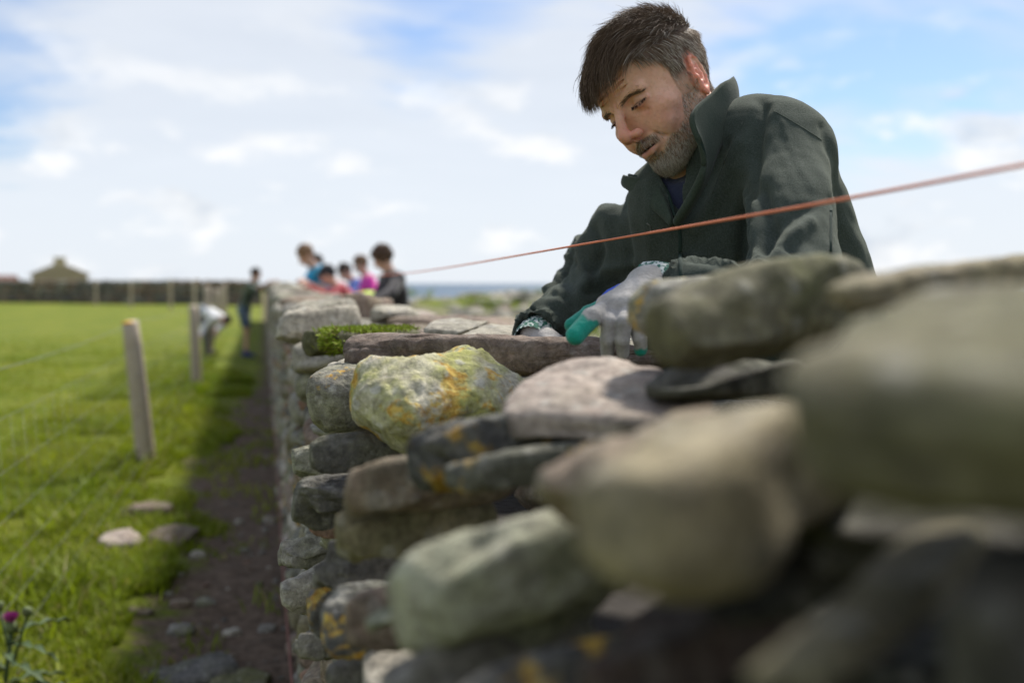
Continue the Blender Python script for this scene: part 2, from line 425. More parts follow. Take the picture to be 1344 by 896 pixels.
def fleece():
    m, t, b = material('fleece')
    pos = t.n('ShaderNodeNewGeometry').outputs['Position']
    n = t.noise(pos, 420, 3, .7); n2 = t.noise(pos, 60, 5, .65); n3 = t.noise(pos, 14, 3, .5)
    c = t.mix(n2, (.022, .031, .025), (.048, .060, .049)); c = t.mix(t.ramp(n, .35, .7), c, t.mix(.5, c, (.085, .10, .088)))
    c = t.mix(t.ramp(n3, .5, .72, 0, .35), c, (.058, .070, .062))
    t.put(b.inputs['Base Color'], c); b.inputs['Roughness'].default_value = .95; b.inputs['Specular IOR Level'].default_value = .12
    b.inputs['Sheen Weight'].default_value = .18; b.inputs['Sheen Roughness'].default_value = .5; t.put(b.inputs['Sheen Tint'], (.62, .66, .56))
    bump(t, b, t.math('ADD', n, t.math('MULTIPLY', n2, .4)), .5, .0018)
    return m
M['fleece'] = fleece()
def fleece2():
    m, t, b = material('fleece_collar')
    pos = t.n('ShaderNodeNewGeometry').outputs['Position']
    n = t.noise(pos, 420, 3, .7); n2 = t.noise(pos, 70, 5, .65)
    c = t.mix(n2, (.026, .038, .028), (.048, .064, .048)); c = t.mix(t.ramp(n, .35, .7), c, t.mix(.5, c, (.07, .085, .068)))
    t.put(b.inputs['Base Color'], c); b.inputs['Roughness'].default_value = .95; b.inputs['Specular IOR Level'].default_value = .1
    b.inputs['Sheen Weight'].default_value = .1
    bump(t, b, n, .5, .0012)
    return m
M['collar'] = fleece2()
def skin_mat():
    m, t, b = material('skin')
    pos = t.n('ShaderNodeNewGeometry').outputs['Position']
    base = t.n('ShaderNodeAttribute', dict(attribute_name='Col')).outputs[0]
    n = t.noise(pos, 90, 5, .6); n2 = t.noise(pos, 520, 3, .6); vo = t.n('ShaderNodeTexVoronoi'); t.put(vo.inputs['Vector'], pos); vo.inputs['Scale'].default_value = 900
    c = t.mix(1.0, base, t.mix(n, (.84, .80, .78), (1.14, 1.14, 1.12)), 'MULTIPLY')
    c = t.mix(t.ramp(n2, .55, .75, 0, .25), c, t.mix(1.0, c, (.8, .62, .55), 'MULTIPLY'))
    t.put(b.inputs['Base Color'], c); b.inputs['Roughness'].default_value = .55; b.inputs['Specular IOR Level'].default_value = .26
    b.inputs['Subsurface Weight'].default_value = .35; b.inputs['Subsurface Radius'].default_value = (1.0, .32, .15); b.inputs['Subsurface Scale'].default_value = .007
    bump(t, b, t.math('ADD', t.math('MULTIPLY', n2, .7), t.math('MULTIPLY', vo.outputs['Distance'], .5)), .35, .0008)
    return m
M['skin'] = skin_mat()
def hair_mat(name, rough=.42):
    m, t, b = material(name)
    base = t.n('ShaderNodeAttribute', dict(attribute_name='Col')).outputs[0]
    t.put(b.inputs['Base Color'], base); b.inputs['Roughness'].default_value = .55; b.inputs['Specular IOR Level'].default_value = .14
    return m
M['hair'] = hair_mat('hair')
M['cloth'] = plain('dyed_cloth', None, .9, .22, 50, .003, 0, .2, attr=True)
M['bodyskin'] = plain('figure_skin', None, .55, .12, 60, .001, attr=True)  # even skin colour of the other wallers
M['glove'] = plain('knitted_glove', None, .85, .32, 260, .002, 0, .2, attr=True)

# ------------------------------------------------------------------ ground, sea
def sstep(x, a, b):
    t = np.clip((np.asarray(x, float)-a)/(b-a), 0, 1); return t*t*(3-2*t)
def ground_z(x, y):
    x = np.asarray(x, float); y = np.asarray(y, float)
    p = np.stack([x, y, 0*x], -1)
    z = .018*fbm(p*1.1, 3, 3) + .05*vnoise(p*.23, 9)*sstep(np.abs(x+.1), .6, 3)
    path = sstep(x, -.55, -.25)*sstep(.25-x, 0, .1)
    z = z - .03*path + .012*path*fbm(p*7, 5, 2)
    drop = sstep(y - 26 + 6*vnoise(p*.05, 4), 0, 45)*sstep(x/np.maximum(y, 1), .0, .12)
    z = z - 5.5*drop
    return z - .02
def grass_tone(t, pos):
    n1 = t.noise(pos, .7, 4, .6); n2 = t.noise(pos, 5, 4, .6); n3 = t.noise(pos, 38, 4, .65)
    c = t.mix(t.ramp(n1, .35, .65), (.12, .165, .012), (.215, .23, .024))
    c = t.mix(t.ramp(n2, .45, .72, 0, .6), c, (.25, .25, .045))
    c = t.mix(t.ramp(n3, .4, .65, 0, .55), c, (.075, .11, .014))
    return c, n3
def ground_mat():
    m, t, b = material('ground')
    pos = t.n('ShaderNodeNewGeometry').outputs['Position']; sp = t.n('ShaderNodeSeparateXYZ', None, i0=pos)
    g, n3 = grass_tone(t, pos)
    e = t.noise(pos, 2.6, 5, .65); e2 = t.noise(pos, 14, 4, .6)
    edge = t.math('ADD', sp.outputs[0], t.math('ADD', t.math('MULTIPLY', t.math('SUBTRACT', e, .5), .75), t.math('MULTIPLY', t.math('SUBTRACT', e2, .5), .35)))
    far = t.ramp(sp.outputs[1], 8.5, 13.5, 0, .40)
    dm = t.math('MULTIPLY', t.ramp(t.math('SUBTRACT', edge, far), -.52, -.33), t.ramp(sp.outputs[0], .9, .7))
    d1 = t.noise(pos, 22, 6, .7); d2 = t.noise(pos, 120, 4, .7)
    dirt = t.mix(t.ramp(d1, .3, .7), (.090, .064, .045), (.215, .155, .112)); dirt = t.mix(t.ramp(d2, .55, .72, 0, .6), dirt, (.23, .185, .14))
    st = t.math('MULTIPLY', t.ramp(t.noise(pos, .45, 5, .6), .40, .62), t.ramp(sp.outputs[0], 1.2, 2.2))
    c = t.mix(dm, g, dirt)
    c = t.mix(t.math('MULTIPLY', st, .8), c, t.mix(d1, (.16, .14, .10), (.33, .29, .22)))
    t.put(b.inputs['Base Color'], c); b.inputs['Roughness'].default_value = .95; b.inputs['Specular IOR Level'].default_value = .15
    bump(t, b, t.math('ADD', d1, t.math('MULTIPLY', n3, .6)), .9, .03)
    return m
M['ground'] = ground_mat()
def build_ground():
    def axis(lim_lo, lim_hi, fine_lo, fine_hi, s):
        a = list(np.arange(fine_lo, fine_hi+1e-6, s)); st = s; x = a[0]
        while x > lim_lo: st *= 1.16; x -= st; a.insert(0, x)
        st = s; x = a[-1]
        while x < lim_hi: st *= 1.16; x += st; a.append(x)
        return np.array(a)
    xs = axis(-900, 260, -2.2, 1.0, .045); ys = axis(-40, 900, .6, 9.0, .055)
    X, Y = np.meshgrid(xs, ys, indexing='ij'); Z = ground_z(X, Y)
    V = np.stack([X, Y, Z], -1).reshape(-1, 3); nx, ny = X.shape
    i = np.arange(nx-1)[:, None]*ny + np.arange(ny-1)[None, :]; i = i.ravel()
    F = np.stack([i, i+ny, i+ny+1, i+1], 1)
    tag(mesh_np('ground', V, F, M['ground']), 'grassy field with a bare dirt strip along the wall foot', None, None, 'structure')
build_ground()
def build_sea():
    m, t, b = material('sea_water')
    pos = t.n('ShaderNodeNewGeometry').outputs['Position']
    n = t.noise(t.scaled(pos, (.02, .05, 1)), 1, 5, .6)
    t.put(b.inputs['Base Color'], t.mix(n, (.035, .075, .12), (.06, .11, .16))); b.inputs['Roughness'].default_value = .35; b.inputs['Specular IOR Level'].default_value = .25
    bump(t, b, t.noise(t.scaled(pos, (.25, .5, 1)), 1, 4, .6), 1.0, 1.0)
    V = [(-30000, 30, -4.6), (40000, 30, -4.6), (40000, 45000, -4.6), (-30000, 45000, -4.6)]
    tag(mesh_np('sea', V, np.array([(0, 1, 2, 3)]), m), 'calm blue grey sea out to the horizon', None, None, 'structure')
build_sea()

# ------------------------------------------------------------------ grass
def grass_blade_mat():
    m, t, b = material('grass_blades')
    base = t.n('ShaderNodeAttribute', dict(attribute_name='Col')).outputs[0]
    t.put(b.inputs['Base Color'], base); b.inputs['Roughness'].default_value = .6; b.inputs['Specular IOR Level'].default_value = .25
    tr = t.n('ShaderNodeBsdfTranslucent'); t.put(tr.inputs[0], t.mix(1.0, base, (1.3, 1.35, .7), 'MULTIPLY'))
    mx = t.n('ShaderNodeMixShader'); mx.inputs[0].default_value = .35; t.put(mx.inputs[1], b); t.put(mx.inputs[2], tr)
    out = [n for n in t.nt.nodes if n.type == 'OUTPUT_MATERIAL'][0]; t.put(out.inputs[0], mx)
    return m
M['blade'] = grass_blade_mat()
def blades(x, y, h, w, rs, tone, lean=.5):
    n = len(x); z = ground_z(x, y) - .004
    a = rs.uniform(0, 2*np.pi, n); dx, dy = np.cos(a), np.sin(a); b = rs.uniform(0, 2*np.pi, n); l = h*rs.uniform(.1, lean, n)*1.2
    lx, ly = np.cos(b)*l, np.sin(b)*l
    B1 = np.stack([x-dx*w, y-dy*w, z], 1); B2 = np.stack([x+dx*w, y+dy*w, z], 1)
    M1 = np.stack([x-dx*w*.8+lx*.35, y-dy*w*.8+ly*.35, z+h*.6], 1); M2 = np.stack([x+dx*w*.8+lx*.35, y+dy*w*.8+ly*.35, z+h*.6], 1)
    T = np.stack([x+lx, y+ly, z+h*rs.uniform(.85, 1.0, n)], 1)
    V = np.stack([B1, B2, M2, M1, T], 1).reshape(-1, 3); k = np.arange(n)*5
    return V, np.stack([k, k+1, k+2, k+3], 1), np.stack([k+3, k+2, k+4], 1), np.repeat(tone, 5, 0)
def build_grass():
    rs = np.random.RandomState(11); mb = MB()
    def scatter(n, xr, yr, hr, w, power, keep, tonefn, lean=.6):
        y = yr[0]+(yr[1]-yr[0])*rs.uniform(0, 1, n)**power; x = rs.uniform(*xr, n)
        if xr[0] < -6: x = -(.3 + (0.25+1.05*y)*rs.uniform(0, 1, n)**1.1)
        p = np.stack([x, y, 0*x], 1); k = keep(x, y, p); x, y, p = x[k], y[k], p[k]
        h = rs.uniform(*hr, len(x))*(1+.5*vnoise(p*1.7, 31)); h = np.maximum(h, .015)
        V, F, T, c = blades(x, y, h, w*(1+y/9), rs, tonefn(x, y, p), lean)
        b0 = mb.n; mb.add(V, F, c); mb.f3.append(T+b0)
    def tone(x, y, p):
        a = np.clip(.5+.5*fbm(p*.8, 41, 3), 0, 1)[:, None]; b = rs.uniform(0, 1, (len(x), 1)); q = rs.uniform(0, 1, (len(x), 1))
        c = np.array([.145, .205, .012])*(1-a)+np.array([.275, .30, .026])*a
        c = np.where(q > .9, np.array([.27, .24, .09]), c)
        return c*(.65+.7*b)
    scatter(150000, (-9, 0), (1.6, 27), (.02, .05), .0032, 1.6, lambda x, y, p: (x < -.75) & (vnoise(p*2.2, 8) > -.75) & (rs.uniform(0, 1, len(x)) > sstep(y, 15, 27)), tone)
    # long tufts and weeds in the strip under the fence, thinning out towards the dirt
    scatter(105000, (-1.9, -.15), (1.6, 14.5), (.03, .085), .0032, 1.3, lambda x, y, p: (x + .30*fbm(p*2.3, 12, 2) < -.50 + .30*sstep(y, 8, 13)) & (vnoise(p*3.1, 21) > -.45), tone, .9)
    scatter(60000, (-1.7, -.38), (1.7, 4.6), (.025, .075), .003, 1.1, lambda x, y, p: (x + .2*fbm(p*2.3, 12, 2) < -.40) & (vnoise(p*3.1, 23) > -.85), tone, .9)
    scatter(15000, (-1.25, -.5), (1.6, 15), (.07, .17), .0045, 1.2, lambda x, y, p: (np.abs(x+.85+.1*vnoise(p*1.5, 4)) < .17) & (vnoise(p*2.7, 77) > -.15), tone, .9)
    scatter(4200, (-.6, .08), (1.8, 12), (.02, .08), .003, 1.2, lambda x, y, p: vnoise(p*4.1, 55) > .28, tone, .9)
    tag(mb.build('grass', M['blade'], None, False, True), 'bright green pasture grass with longer tufts under the fence', None, None, 'stuff')
    # pale stalk grass and weeds on the seaward side
    mb = MB()
    n = 26000; y = rs.uniform(2.5, 24, n); x = 1.3 + (.2+.42*y)*rs.uniform(0, 1, n); p = np.stack([x, y, 0*x], 1); k = fbm(p*.6, 91, 2) > -.1; x, y, p = x[k], y[k], p[k]
    a = rs.uniform(0, 1, (len(x), 1)); c = (np.array([.10, .15, .02])*(1-a)+np.array([.26, .25, .09])*a)
    V, F, T, c = blades(x, y, rs.uniform(.06, .2, len(x)), .005*(1+y/9), rs, c, .8); mb.add(V, F, c); mb.f3.append(T)
    tag(mb.build('rough_grass', M['blade'], None, False, True), 'rough yellow green grass on the seaward side of the wall', None, None, 'stuff')
build_grass()

# ------------------------------------------------------------------ the dry stone wall
wall = tag(empty('dry_stone_wall', (.38, 1.5, 0)), 'long dry stone wall of rounded lichen covered stones between pasture and shore', 'wall', None, 'thing')
wall_inv = np.array([.38, 1.5, 0.0])
def face_x(y, z):           # left face with a slight batter and waviness
    return .085 + .028*z + .05*sstep(1.0-np.asarray(y, float), 0, .8) - .022*np.exp(-((np.asarray(y, float)-1.55)/.45)**2)
placed = []                  # (centre, axes 3x3 as rows, half extents) of hand-set stones
def frame_axes(a, roll):
    a = a/np.linalg.norm(a); n = np.cross(a, [0, 0, 1.0]); n /= np.linalg.norm(n)
    if n @ FW < 0: n = -n
    u = np.cross(n, a); u = u if u[2] > 0 else -u
    c, s = math.cos(roll), math.sin(roll)
    return a, n*c+u*s, u*c-n*s
def hero(bb, slope, dl, dr, w, mat, seed, p=3.2, cuts=5, roll=0.0, res=20, rough=1.0, label=None, push=.8):
    """bb = the outline the stone fills in the photograph (left, top, right, bottom); dl, dr = real distances of its two ends"""
    x0, y0, x1, y1 = bb; ym = (y0+y1)/2; A, B = P(x0, ym-slope/2, dl), P(x1, ym+slope/2, dr); dm = .5*(dl+dr)
    a, n, u = frame_axes(B-A, math.radians(roll)); hx = np.linalg.norm(B-A)/2; hz = max((y1-y0)-abs(slope)*.75, 14)/2/FPX*dm; hy = w/2
    c = (A+B)/2 + n*hy*push
    X, F = stone_vf(seed, res, p, cuts, rough, (hx, hy, hz))
    for it in range(5):
        V = c + X[:, :1]*hx*a + X[:, 1:2]*hy*n + X[:, 2:]*hz*u
        q = V-EYE; d = q @ FW; px = CX+FPX*(q @ RT)/d; py = CY-FPX*(q @ UPV)/d; d0 = (c-EYE) @ FW
        c = c + RT*((x0+x1)/2-(px.min()+px.max())/2)/FPX*d0 - UPV*(ym-(py.min()+py.max())/2)/FPX*d0
        hx *= np.clip((x1-x0)/(px.max()-px.min()), .75, 1.3); hz *= np.clip((y1-y0)/(py.max()-py.min()), .75, 1.3)
    V = c + X[:, :1]*hx*a + X[:, 1:2]*hy*n + X[:, 2:]*hz*u
    o = mesh_np('stone', V - c, F, ST[mat], wall); o.location = c - wall_inv
    if label: o['label'] = label
    placed.append((c, np.array([a, n, u]), np.array([hx, hy, hz])))
    return o, V
HERO = [
 # outline (left, top, right, bottom), slope, distances of the ends, width m, material, seed, exponent, cuts, roll, res, relief, label
 ((450, 436, 880, 494), 0, 1.55, 1.40, 0.2, 'slab', 101, 4.4, 2, -3, 40, 1.6, 'long brown slab lying across the wall by the gloved hand', 0.8),
 ((459, 452, 697, 602), -60, 1.14, 1.4, 0.17, 'yellow', 118, 3.2, 3, 24, 40, 1.0, 'pale slab crusted with bright yellow lichen', 0.0),
 ((404, 468, 545, 568), 0, 1.52, 1.42, 0.22, 'grey2', 103, 2.6, 2, 4, 36, 0.7, 'rounded grey stone at the wall edge', 0.8),
 ((430, 462, 520, 496), 0, 1.66, 1.62, 0.2, 'pale', 104, 3, 5, 0, 16, 1, None, 0.8),
 ((657, 468, 935, 584), 0, 0.86, 0.79, 0.2, 'pink', 105, 3.6, 4, 8, 24, 1, 'pale pinkish flat stone', 0.8),
 ((850, 470, 1060, 530), 0, 0.88, 0.76, 0.2, 'shade', 106, 3.6, 6, 0, 16, 1, None, 0.8),  # near-black colour stands in for the shadow under the crowning stone
 ((575, 530, 728, 646), 12, 0.87, 0.74, 0.18, 'darky', 107, 3.6, 5, 2, 24, 1, 'dark stone with an orange lichen spot', 0.8),
 ((620, 578, 762, 648), 4, 0.82, 0.7, 0.16, 'darky', 131, 3.2, 7, 0, 20, 1, None, 0.8),
 ((483, 588, 655, 676), 6, 1.0, 0.76, 0.2, 'brown', 108, 3.0, 5, 0, 24, 1, None, 0.8),
 ((534, 643, 818, 858), 95, 0.7, 0.5, 0.18, 'sage', 109, 3.3, 2, 8, 24, 0.8, 'long pale green stone jutting from the wall face', 0.8),
 ((756, 525, 1135, 792), -10, 0.41, 0.345, 0.26, 'green', 110, 3.2, 1, -2, 22, 0.6, 'big rounded tan stone under the huge olive boulder', 0.8),
 ((703, 533, 985, 728), -20, 0.57, 0.5, 0.16, 'brown', 111, 3.4, 4, 4, 20, 0.8, None, 0.8),
 ((849, 332, 1142, 486), -14, 0.74, 0.63, 0.28, 'greend', 112, 3.6, 1, 6, 24, 0.8, 'dark green stone crowning the wall by the elbow', 0.8),
 ((823, 361, 985, 448), -8, 0.92, 0.86, 0.15, 'grey2', 113, 3.6, 4, 2, 22, 1, None, 0.8),
 ((1105, 332, 1365, 408), 0, 0.64, 0.55, 0.3, 'green', 114, 3.6, 1, 4, 20, 0.8, None, 0.8),
 ((1026, 372, 1620, 692), 60, 0.31, 0.25, 0.26, 'olive', 115, 2.8, 1, 6, 22, 0.6, 'huge olive boulder topping the near end of the wall', 0.8),
 ((985, 690, 1290, 905), 0, 0.33, 0.285, 0.24, 'olive', 216, 3.4, 0, 0, 20, 0.6, None, 0.8),
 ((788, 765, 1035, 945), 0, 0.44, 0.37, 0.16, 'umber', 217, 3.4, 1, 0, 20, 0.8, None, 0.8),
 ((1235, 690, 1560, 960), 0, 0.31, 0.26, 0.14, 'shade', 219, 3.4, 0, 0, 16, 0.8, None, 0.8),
 ((578, 810, 705, 928), 22, 0.62, 0.54, 0.16, 'grey', 120, 3, 6, 0, 20, 1, None, 0.8),
 ((675, 825, 810, 950), 15, 0.55, 0.48, 0.16, 'darky', 121, 3, 6, 0, 20, 1, None, 0.8),
 ((526, 740, 660, 825), 35, 0.8, 0.66, 0.15, 'sage', 122, 3.4, 6, 10, 20, 1, None, 0.8),
 ((600, 764, 745, 892), 44, 0.68, 0.55, 0.15, 'sage', 132, 3.2, 6, 10, 20, 1, None, 0.8),
 ((514, 738, 600, 856), 18, 0.9, 0.78, 0.15, 'brown', 123, 3.2, 7, 0, 20, 1, None, 0.8),
 ((420, 613, 535, 697), 26, 1.36, 1.08, 0.18, 'dark', 124, 3.6, 7, -6, 28, 1.2, 'dark slate grey stone sticking out of the face', 0.8),
 ((446, 653, 490, 707), 8, 1.3, 1.18, 0.14, 'red', 125, 3.4, 7, 0, 20, 1, None, 0.8),
 ((456, 562, 510, 622), 8, 1.26, 1.16, 0.16, 'dark', 126, 2.9, 6, 0, 20, 1, None, 0.8),
 ((514, 647, 580, 739), 14, 0.96, 0.84, 0.16, 'green', 127, 3.0, 6, 0, 20, 1, None, 0.8),
 ((470, 696, 535, 780), 8, 1.14, 0.98, 0.16, 'dark', 128, 3.6, 8, 0, 24, 1.2, None, 0.8),
 ((455, 754, 508, 842), 4, 1.16, 1.04, 0.15, 'darky', 129, 3.6, 8, 0, 24, 1.2, 'dark slate with an orange lichen patch', 0.8),
 ((490, 748, 545, 868), 16, 1.02, 0.9, 0.15, 'darky', 130, 3.4, 8, 0, 24, 1.2, None, 0.8),
 ((408, 688, 470, 750), 6, 1.56, 1.36, 0.17, 'grey', 133, 3.4, 7, 0, 24, 1, None, 0.8),
 ((411, 729, 466, 809), 2, 1.48, 1.3, 0.16, 'pale', 134, 3.2, 7, 0, 24, 1, None, 0.8),
 ((430, 796, 490, 868), 12, 1.3, 1.14, 0.15, 'grey', 135, 3.2, 7, 0, 24, 1, None, 0.8),
 ((470, 833, 560, 911), 0, 1.1, 0.95, 0.16, 'dark', 136, 3.4, 8, 0, 24, 1, None, 0.8),
 ((430, 577, 470, 627), -4, 1.42, 1.34, 0.16, 'sage', 137, 3, 6, 0, 20, 1, None, 0.8),
 ((396, 430, 560, 470), -16, 2.02, 1.86, 0.26, 'greend', 140, 3.4, 6, -4, 24, 1, 'dark flat stone capped with bright green moss', 0.8),
 ((366, 400, 470, 452), -12, 2.45, 2.3, 0.28, 'pale', 141, 3.6, 6, 0, 20, 1, None, 0.8),
 ((556, 417, 640, 443), 0, 1.95, 1.93, 0.24, 'pale', 142, 3.6, 6, 4, 20, 1, None, 0.8),
 ((612, 425, 690, 445), 2, 1.78, 1.76, 0.18, 'pale', 143, 3.4, 6, 4, 20, 1, None, 0.8),
 ((486, 400, 552, 425), 1, 3.0, 2.95, 0.25, 'pale', 144, 3.6, 6, 0, 16, 1, None, 0.8),
 ((446, 384, 512, 424), 0, 3.3, 3.2, 0.3, 'brown', 145, 3.2, 6, 0, 16, 1, None, 0.8),
 ((372, 391, 470, 441), -16, 2.75, 2.62, 0.28, 'pale', 146, 3.6, 6, 0, 20, 1, None, 0.8),
 ((1030, 585, 1420, 780), 0, .50, .44, 0.26, 'shade', 251, 3.4, 1, 0, 16, .8, None, .8),  # added fill stones from here: near-black colour stands in for shaded gaps
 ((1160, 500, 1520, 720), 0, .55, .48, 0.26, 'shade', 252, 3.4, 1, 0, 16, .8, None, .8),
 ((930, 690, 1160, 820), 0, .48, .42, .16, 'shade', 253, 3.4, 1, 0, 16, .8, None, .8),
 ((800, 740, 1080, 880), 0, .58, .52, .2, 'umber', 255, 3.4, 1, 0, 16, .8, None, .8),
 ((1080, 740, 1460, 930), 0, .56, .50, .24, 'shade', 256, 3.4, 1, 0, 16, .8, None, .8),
 ((1300, 392, 1560, 560), 0, .58, .52, .18, 'olive', 154, 3.2, 4, 0, 16, .8, None, .8),
]
moss_host = None
for h in HERO:
    o, V = hero(*h)
    if h[6] == 140: moss_host = (o, V)
def hits_placed(c, r):
    for pc, A, h in placed:
        q = np.abs(A @ (c-pc)) - h
        if (q < r*.45).all(): return True
    return False
# templates shared by the coursed stones
TPL = [stone_vf(300+k, 9, random.uniform(2.6, 4.2), random.randint(5, 9), 1.0, random.choice([(1, .8, .5), (1, .9, .7), (1, .7, .4)])) for k in range(26)]
TPLM = {}
def tpl_mesh(k, mat):
    if (k, mat) not in TPLM:
        V, F = TPL[k]; o = mesh_np('stone', V, F, ST[mat]); TPLM[k, mat] = o.data; bpy.data.objects.remove(o)
    return TPLM[k, mat]
MATW = ['grey']*5 + ['grey2']*5 + ['dark']*2 + ['darky']*3 + ['brown']*4 + ['green']*3 + ['sage']*3 + ['pale']*4 + ['pink']*2 + ['red']*1
TOPW = ['pale']*6 + ['grey']*3 + ['grey2']*3 + ['pink']*2 + ['brown']*2 + ['sage']*1
def wall_top(y):
    return float(np.interp(y, [-1, .7, 1.1, 1.6, 2.5, 4, 7, 10, 14, 40], [1.16, 1.14, 1.06, 1.07, 1.09, 1.10, 1.14, 1.18, 1.20, 1.2]))
cands = []                   # (centre, half extents, yaw, tilt, template, material)
rs = random.Random(5)
def course(face, y0, y1):
    z = -.03; 
    while True:
        hz0 = rs.choice([rs.uniform(.02, .032), rs.uniform(.03, .052)])
        y = y0 + rs.uniform(-.2, 0); any_ok = False
        while y < y1:
            ly = rs.uniform(.035, .115)*(1 if rs.random() < .82 else 1.5); hz = hz0*rs.uniform(.75, 1.35)
            top = wall_top(y+ly) - .06
            zc = z + hz0 + rs.uniform(-.012, .012)
            if zc + hz*.6 < top:
                any_ok = True
                hx = rs.uniform(.09, .15)
                x = face_x(y+ly, zc) + hx - rs.uniform(.0, .035) if face == 'l' else .66 - .03*zc - hx + rs.uniform(0, .02)
                cands.append((np.array([x, y+ly, zc]), np.array([ly*1.06, hx, hz*1.10]), rs.uniform(-14, 14)+90, rs.gauss(0, 9), rs.randrange(26), rs.choice(MATW), face))
            y += 2*ly + rs.uniform(-.004, .008)
        z += 2*hz0*.97
        if not any_ok and z > .9: break
course('l', -.9, 34)
n_left = len(cands)
course('r', -.9, 20)
y = -.7
while y < 34:                # the top of the wall: flat coping stones, two or three across
    x = face_x(y, 1.1)
    while x < .62:
        hx, hy, hz = rs.uniform(.07, .15), rs.uniform(.09, .17), rs.uniform(.03, .055)
        big = 1.25 if y > 2.2 else 1.0
        zz = wall_top(y) - hz + rs.uniform(-.02, .025) - .19*float(sstep(y, 3.5, 7))*float(sstep(x+hx, .22, .42))
        if y < 1.0: zz -= .05
        cands.append((np.array([x+hx, y+rs.uniform(-.07, .07), zz-.01]), np.array([hx*1.15*big, hy*1.1, hz*big]), rs.uniform(-25, 25), rs.uniform(-8, 8), rs.randrange(26), rs.choice(TOPW), 't'))
        if rs.random() < .5: cands.append((np.array([x+hx, y+rs.uniform(-.05, .05), zz-.085]), np.array([hx*1.2, hy*1.1, .05]), rs.uniform(-25, 25), rs.uniform(-6, 6), rs.randrange(26), rs.choice(MATW), 't'))
        x += 2*hx*.95
    y += .22
for z in np.arange(.05, 1.1, .11):   # near end of the wall, out of frame
    for x in (.2, .38, .55): cands.append((np.array([x, -.95, z]), np.array([.1, .12, .06]), rs.uniform(-9, 9), 0, rs.randrange(26), rs.choice(MATW), 'r'))
def keep_out(c, h, fc):          # clear of the lens, hands and hand-set stones
    if np.linalg.norm((c-EYE)) - h.max() < .10: return False
    if hits_placed(c, h.max()*.8 if c[1] > 1.3 else h.mean()): return False
    if fc == 't' and c[1] < 1.75 and c[2] > .95 and c[0] < .5: return False
    q = proj(c)
    if q[2] > .02 and c[1] < 1.9:
        r = h.max()*FPX/q[2]
        if q[1]-h[2]*FPX/q[2] < 470 and c[1] > .9: return False
        if c[1] <= .9 and c[2] > .98: return False
    return True
cands = [c for c in cands if keep_out(c[0], c[1], c[6])]
cands = [c if c[0][1] > 1.0 or c[6] == 'l' and c[0][1] > .75 else (*c[:5], 'shade' if c[4] % 2 else 'umber', c[6]) for c in cands]  # stones nearest the camera recoloured dark in place of shade
def shown(c):
    q = proj(c[0])
    if q[2] < .1: return 0
    r = c[1].max()*FPX/q[2]
    if not (-r < q[0] < 1344+r and -r < q[1] < 896+r) or c[6] == 'r': return 0
    return r
cands.sort(key=shown, reverse=True)
N_PARTS = 300 - len(HERO)
mbs = {}
for i, (c, h, yaw, tilt, k, mat, fc) in enumerate(cands):
    R = Matrix.Rotation(math.radians(yaw), 3, 'Z') @ Matrix.Rotation(math.radians(tilt), 3, 'X') @ Matrix.Rotation(math.radians(tilt*.7), 3, 'Y')
    if i < N_PARTS:
        o = bpy.data.objects.new('stone', tpl_mesh(k, mat)); link(o, wall)
        o.matrix_local = Matrix.Translation(Vector(c-wall_inv)) @ R.to_4x4() @ Matrix.Diagonal((*h, 1))
    else:
        V, F = TPL[k]; V = (V*h) @ np.array(R).T + (c-wall_inv)
        mbs.setdefault(mat, MB()).add(V, F)
V = []; F = []; mi = []; nn = 0; mats = []
for m_, mb in mbs.items():
    v = np.concatenate(mb.v); f = np.concatenate(mb.f4); V.append(v); F.append(f+nn); nn += len(v); mi.append(np.full(len(f), len(mats))); mats.append(ST[m_])
o = mesh_np('stone_mass', np.concatenate(V), np.concatenate(F), mats, wall, True, None, np.concatenate(mi)); o['kind'] = 'stuff'
# dark core box added inside the wall to block light, so gaps read dark
mb = MB()
for y0, y1, zt in ((-.9, .35, .93), (.35, 1.0, .92), (1.0, 1.75, .90), (1.75, 4.5, .94), (4.5, 34, .80)):
    mb.add(box_v((.20, y0-wall_inv[1], -.1), (.58, y1-wall_inv[1], zt)) - np.array([wall_inv[0], 0, 0]), BOXF)
mb.build('dark_core', M['core_dark'], wall, False)
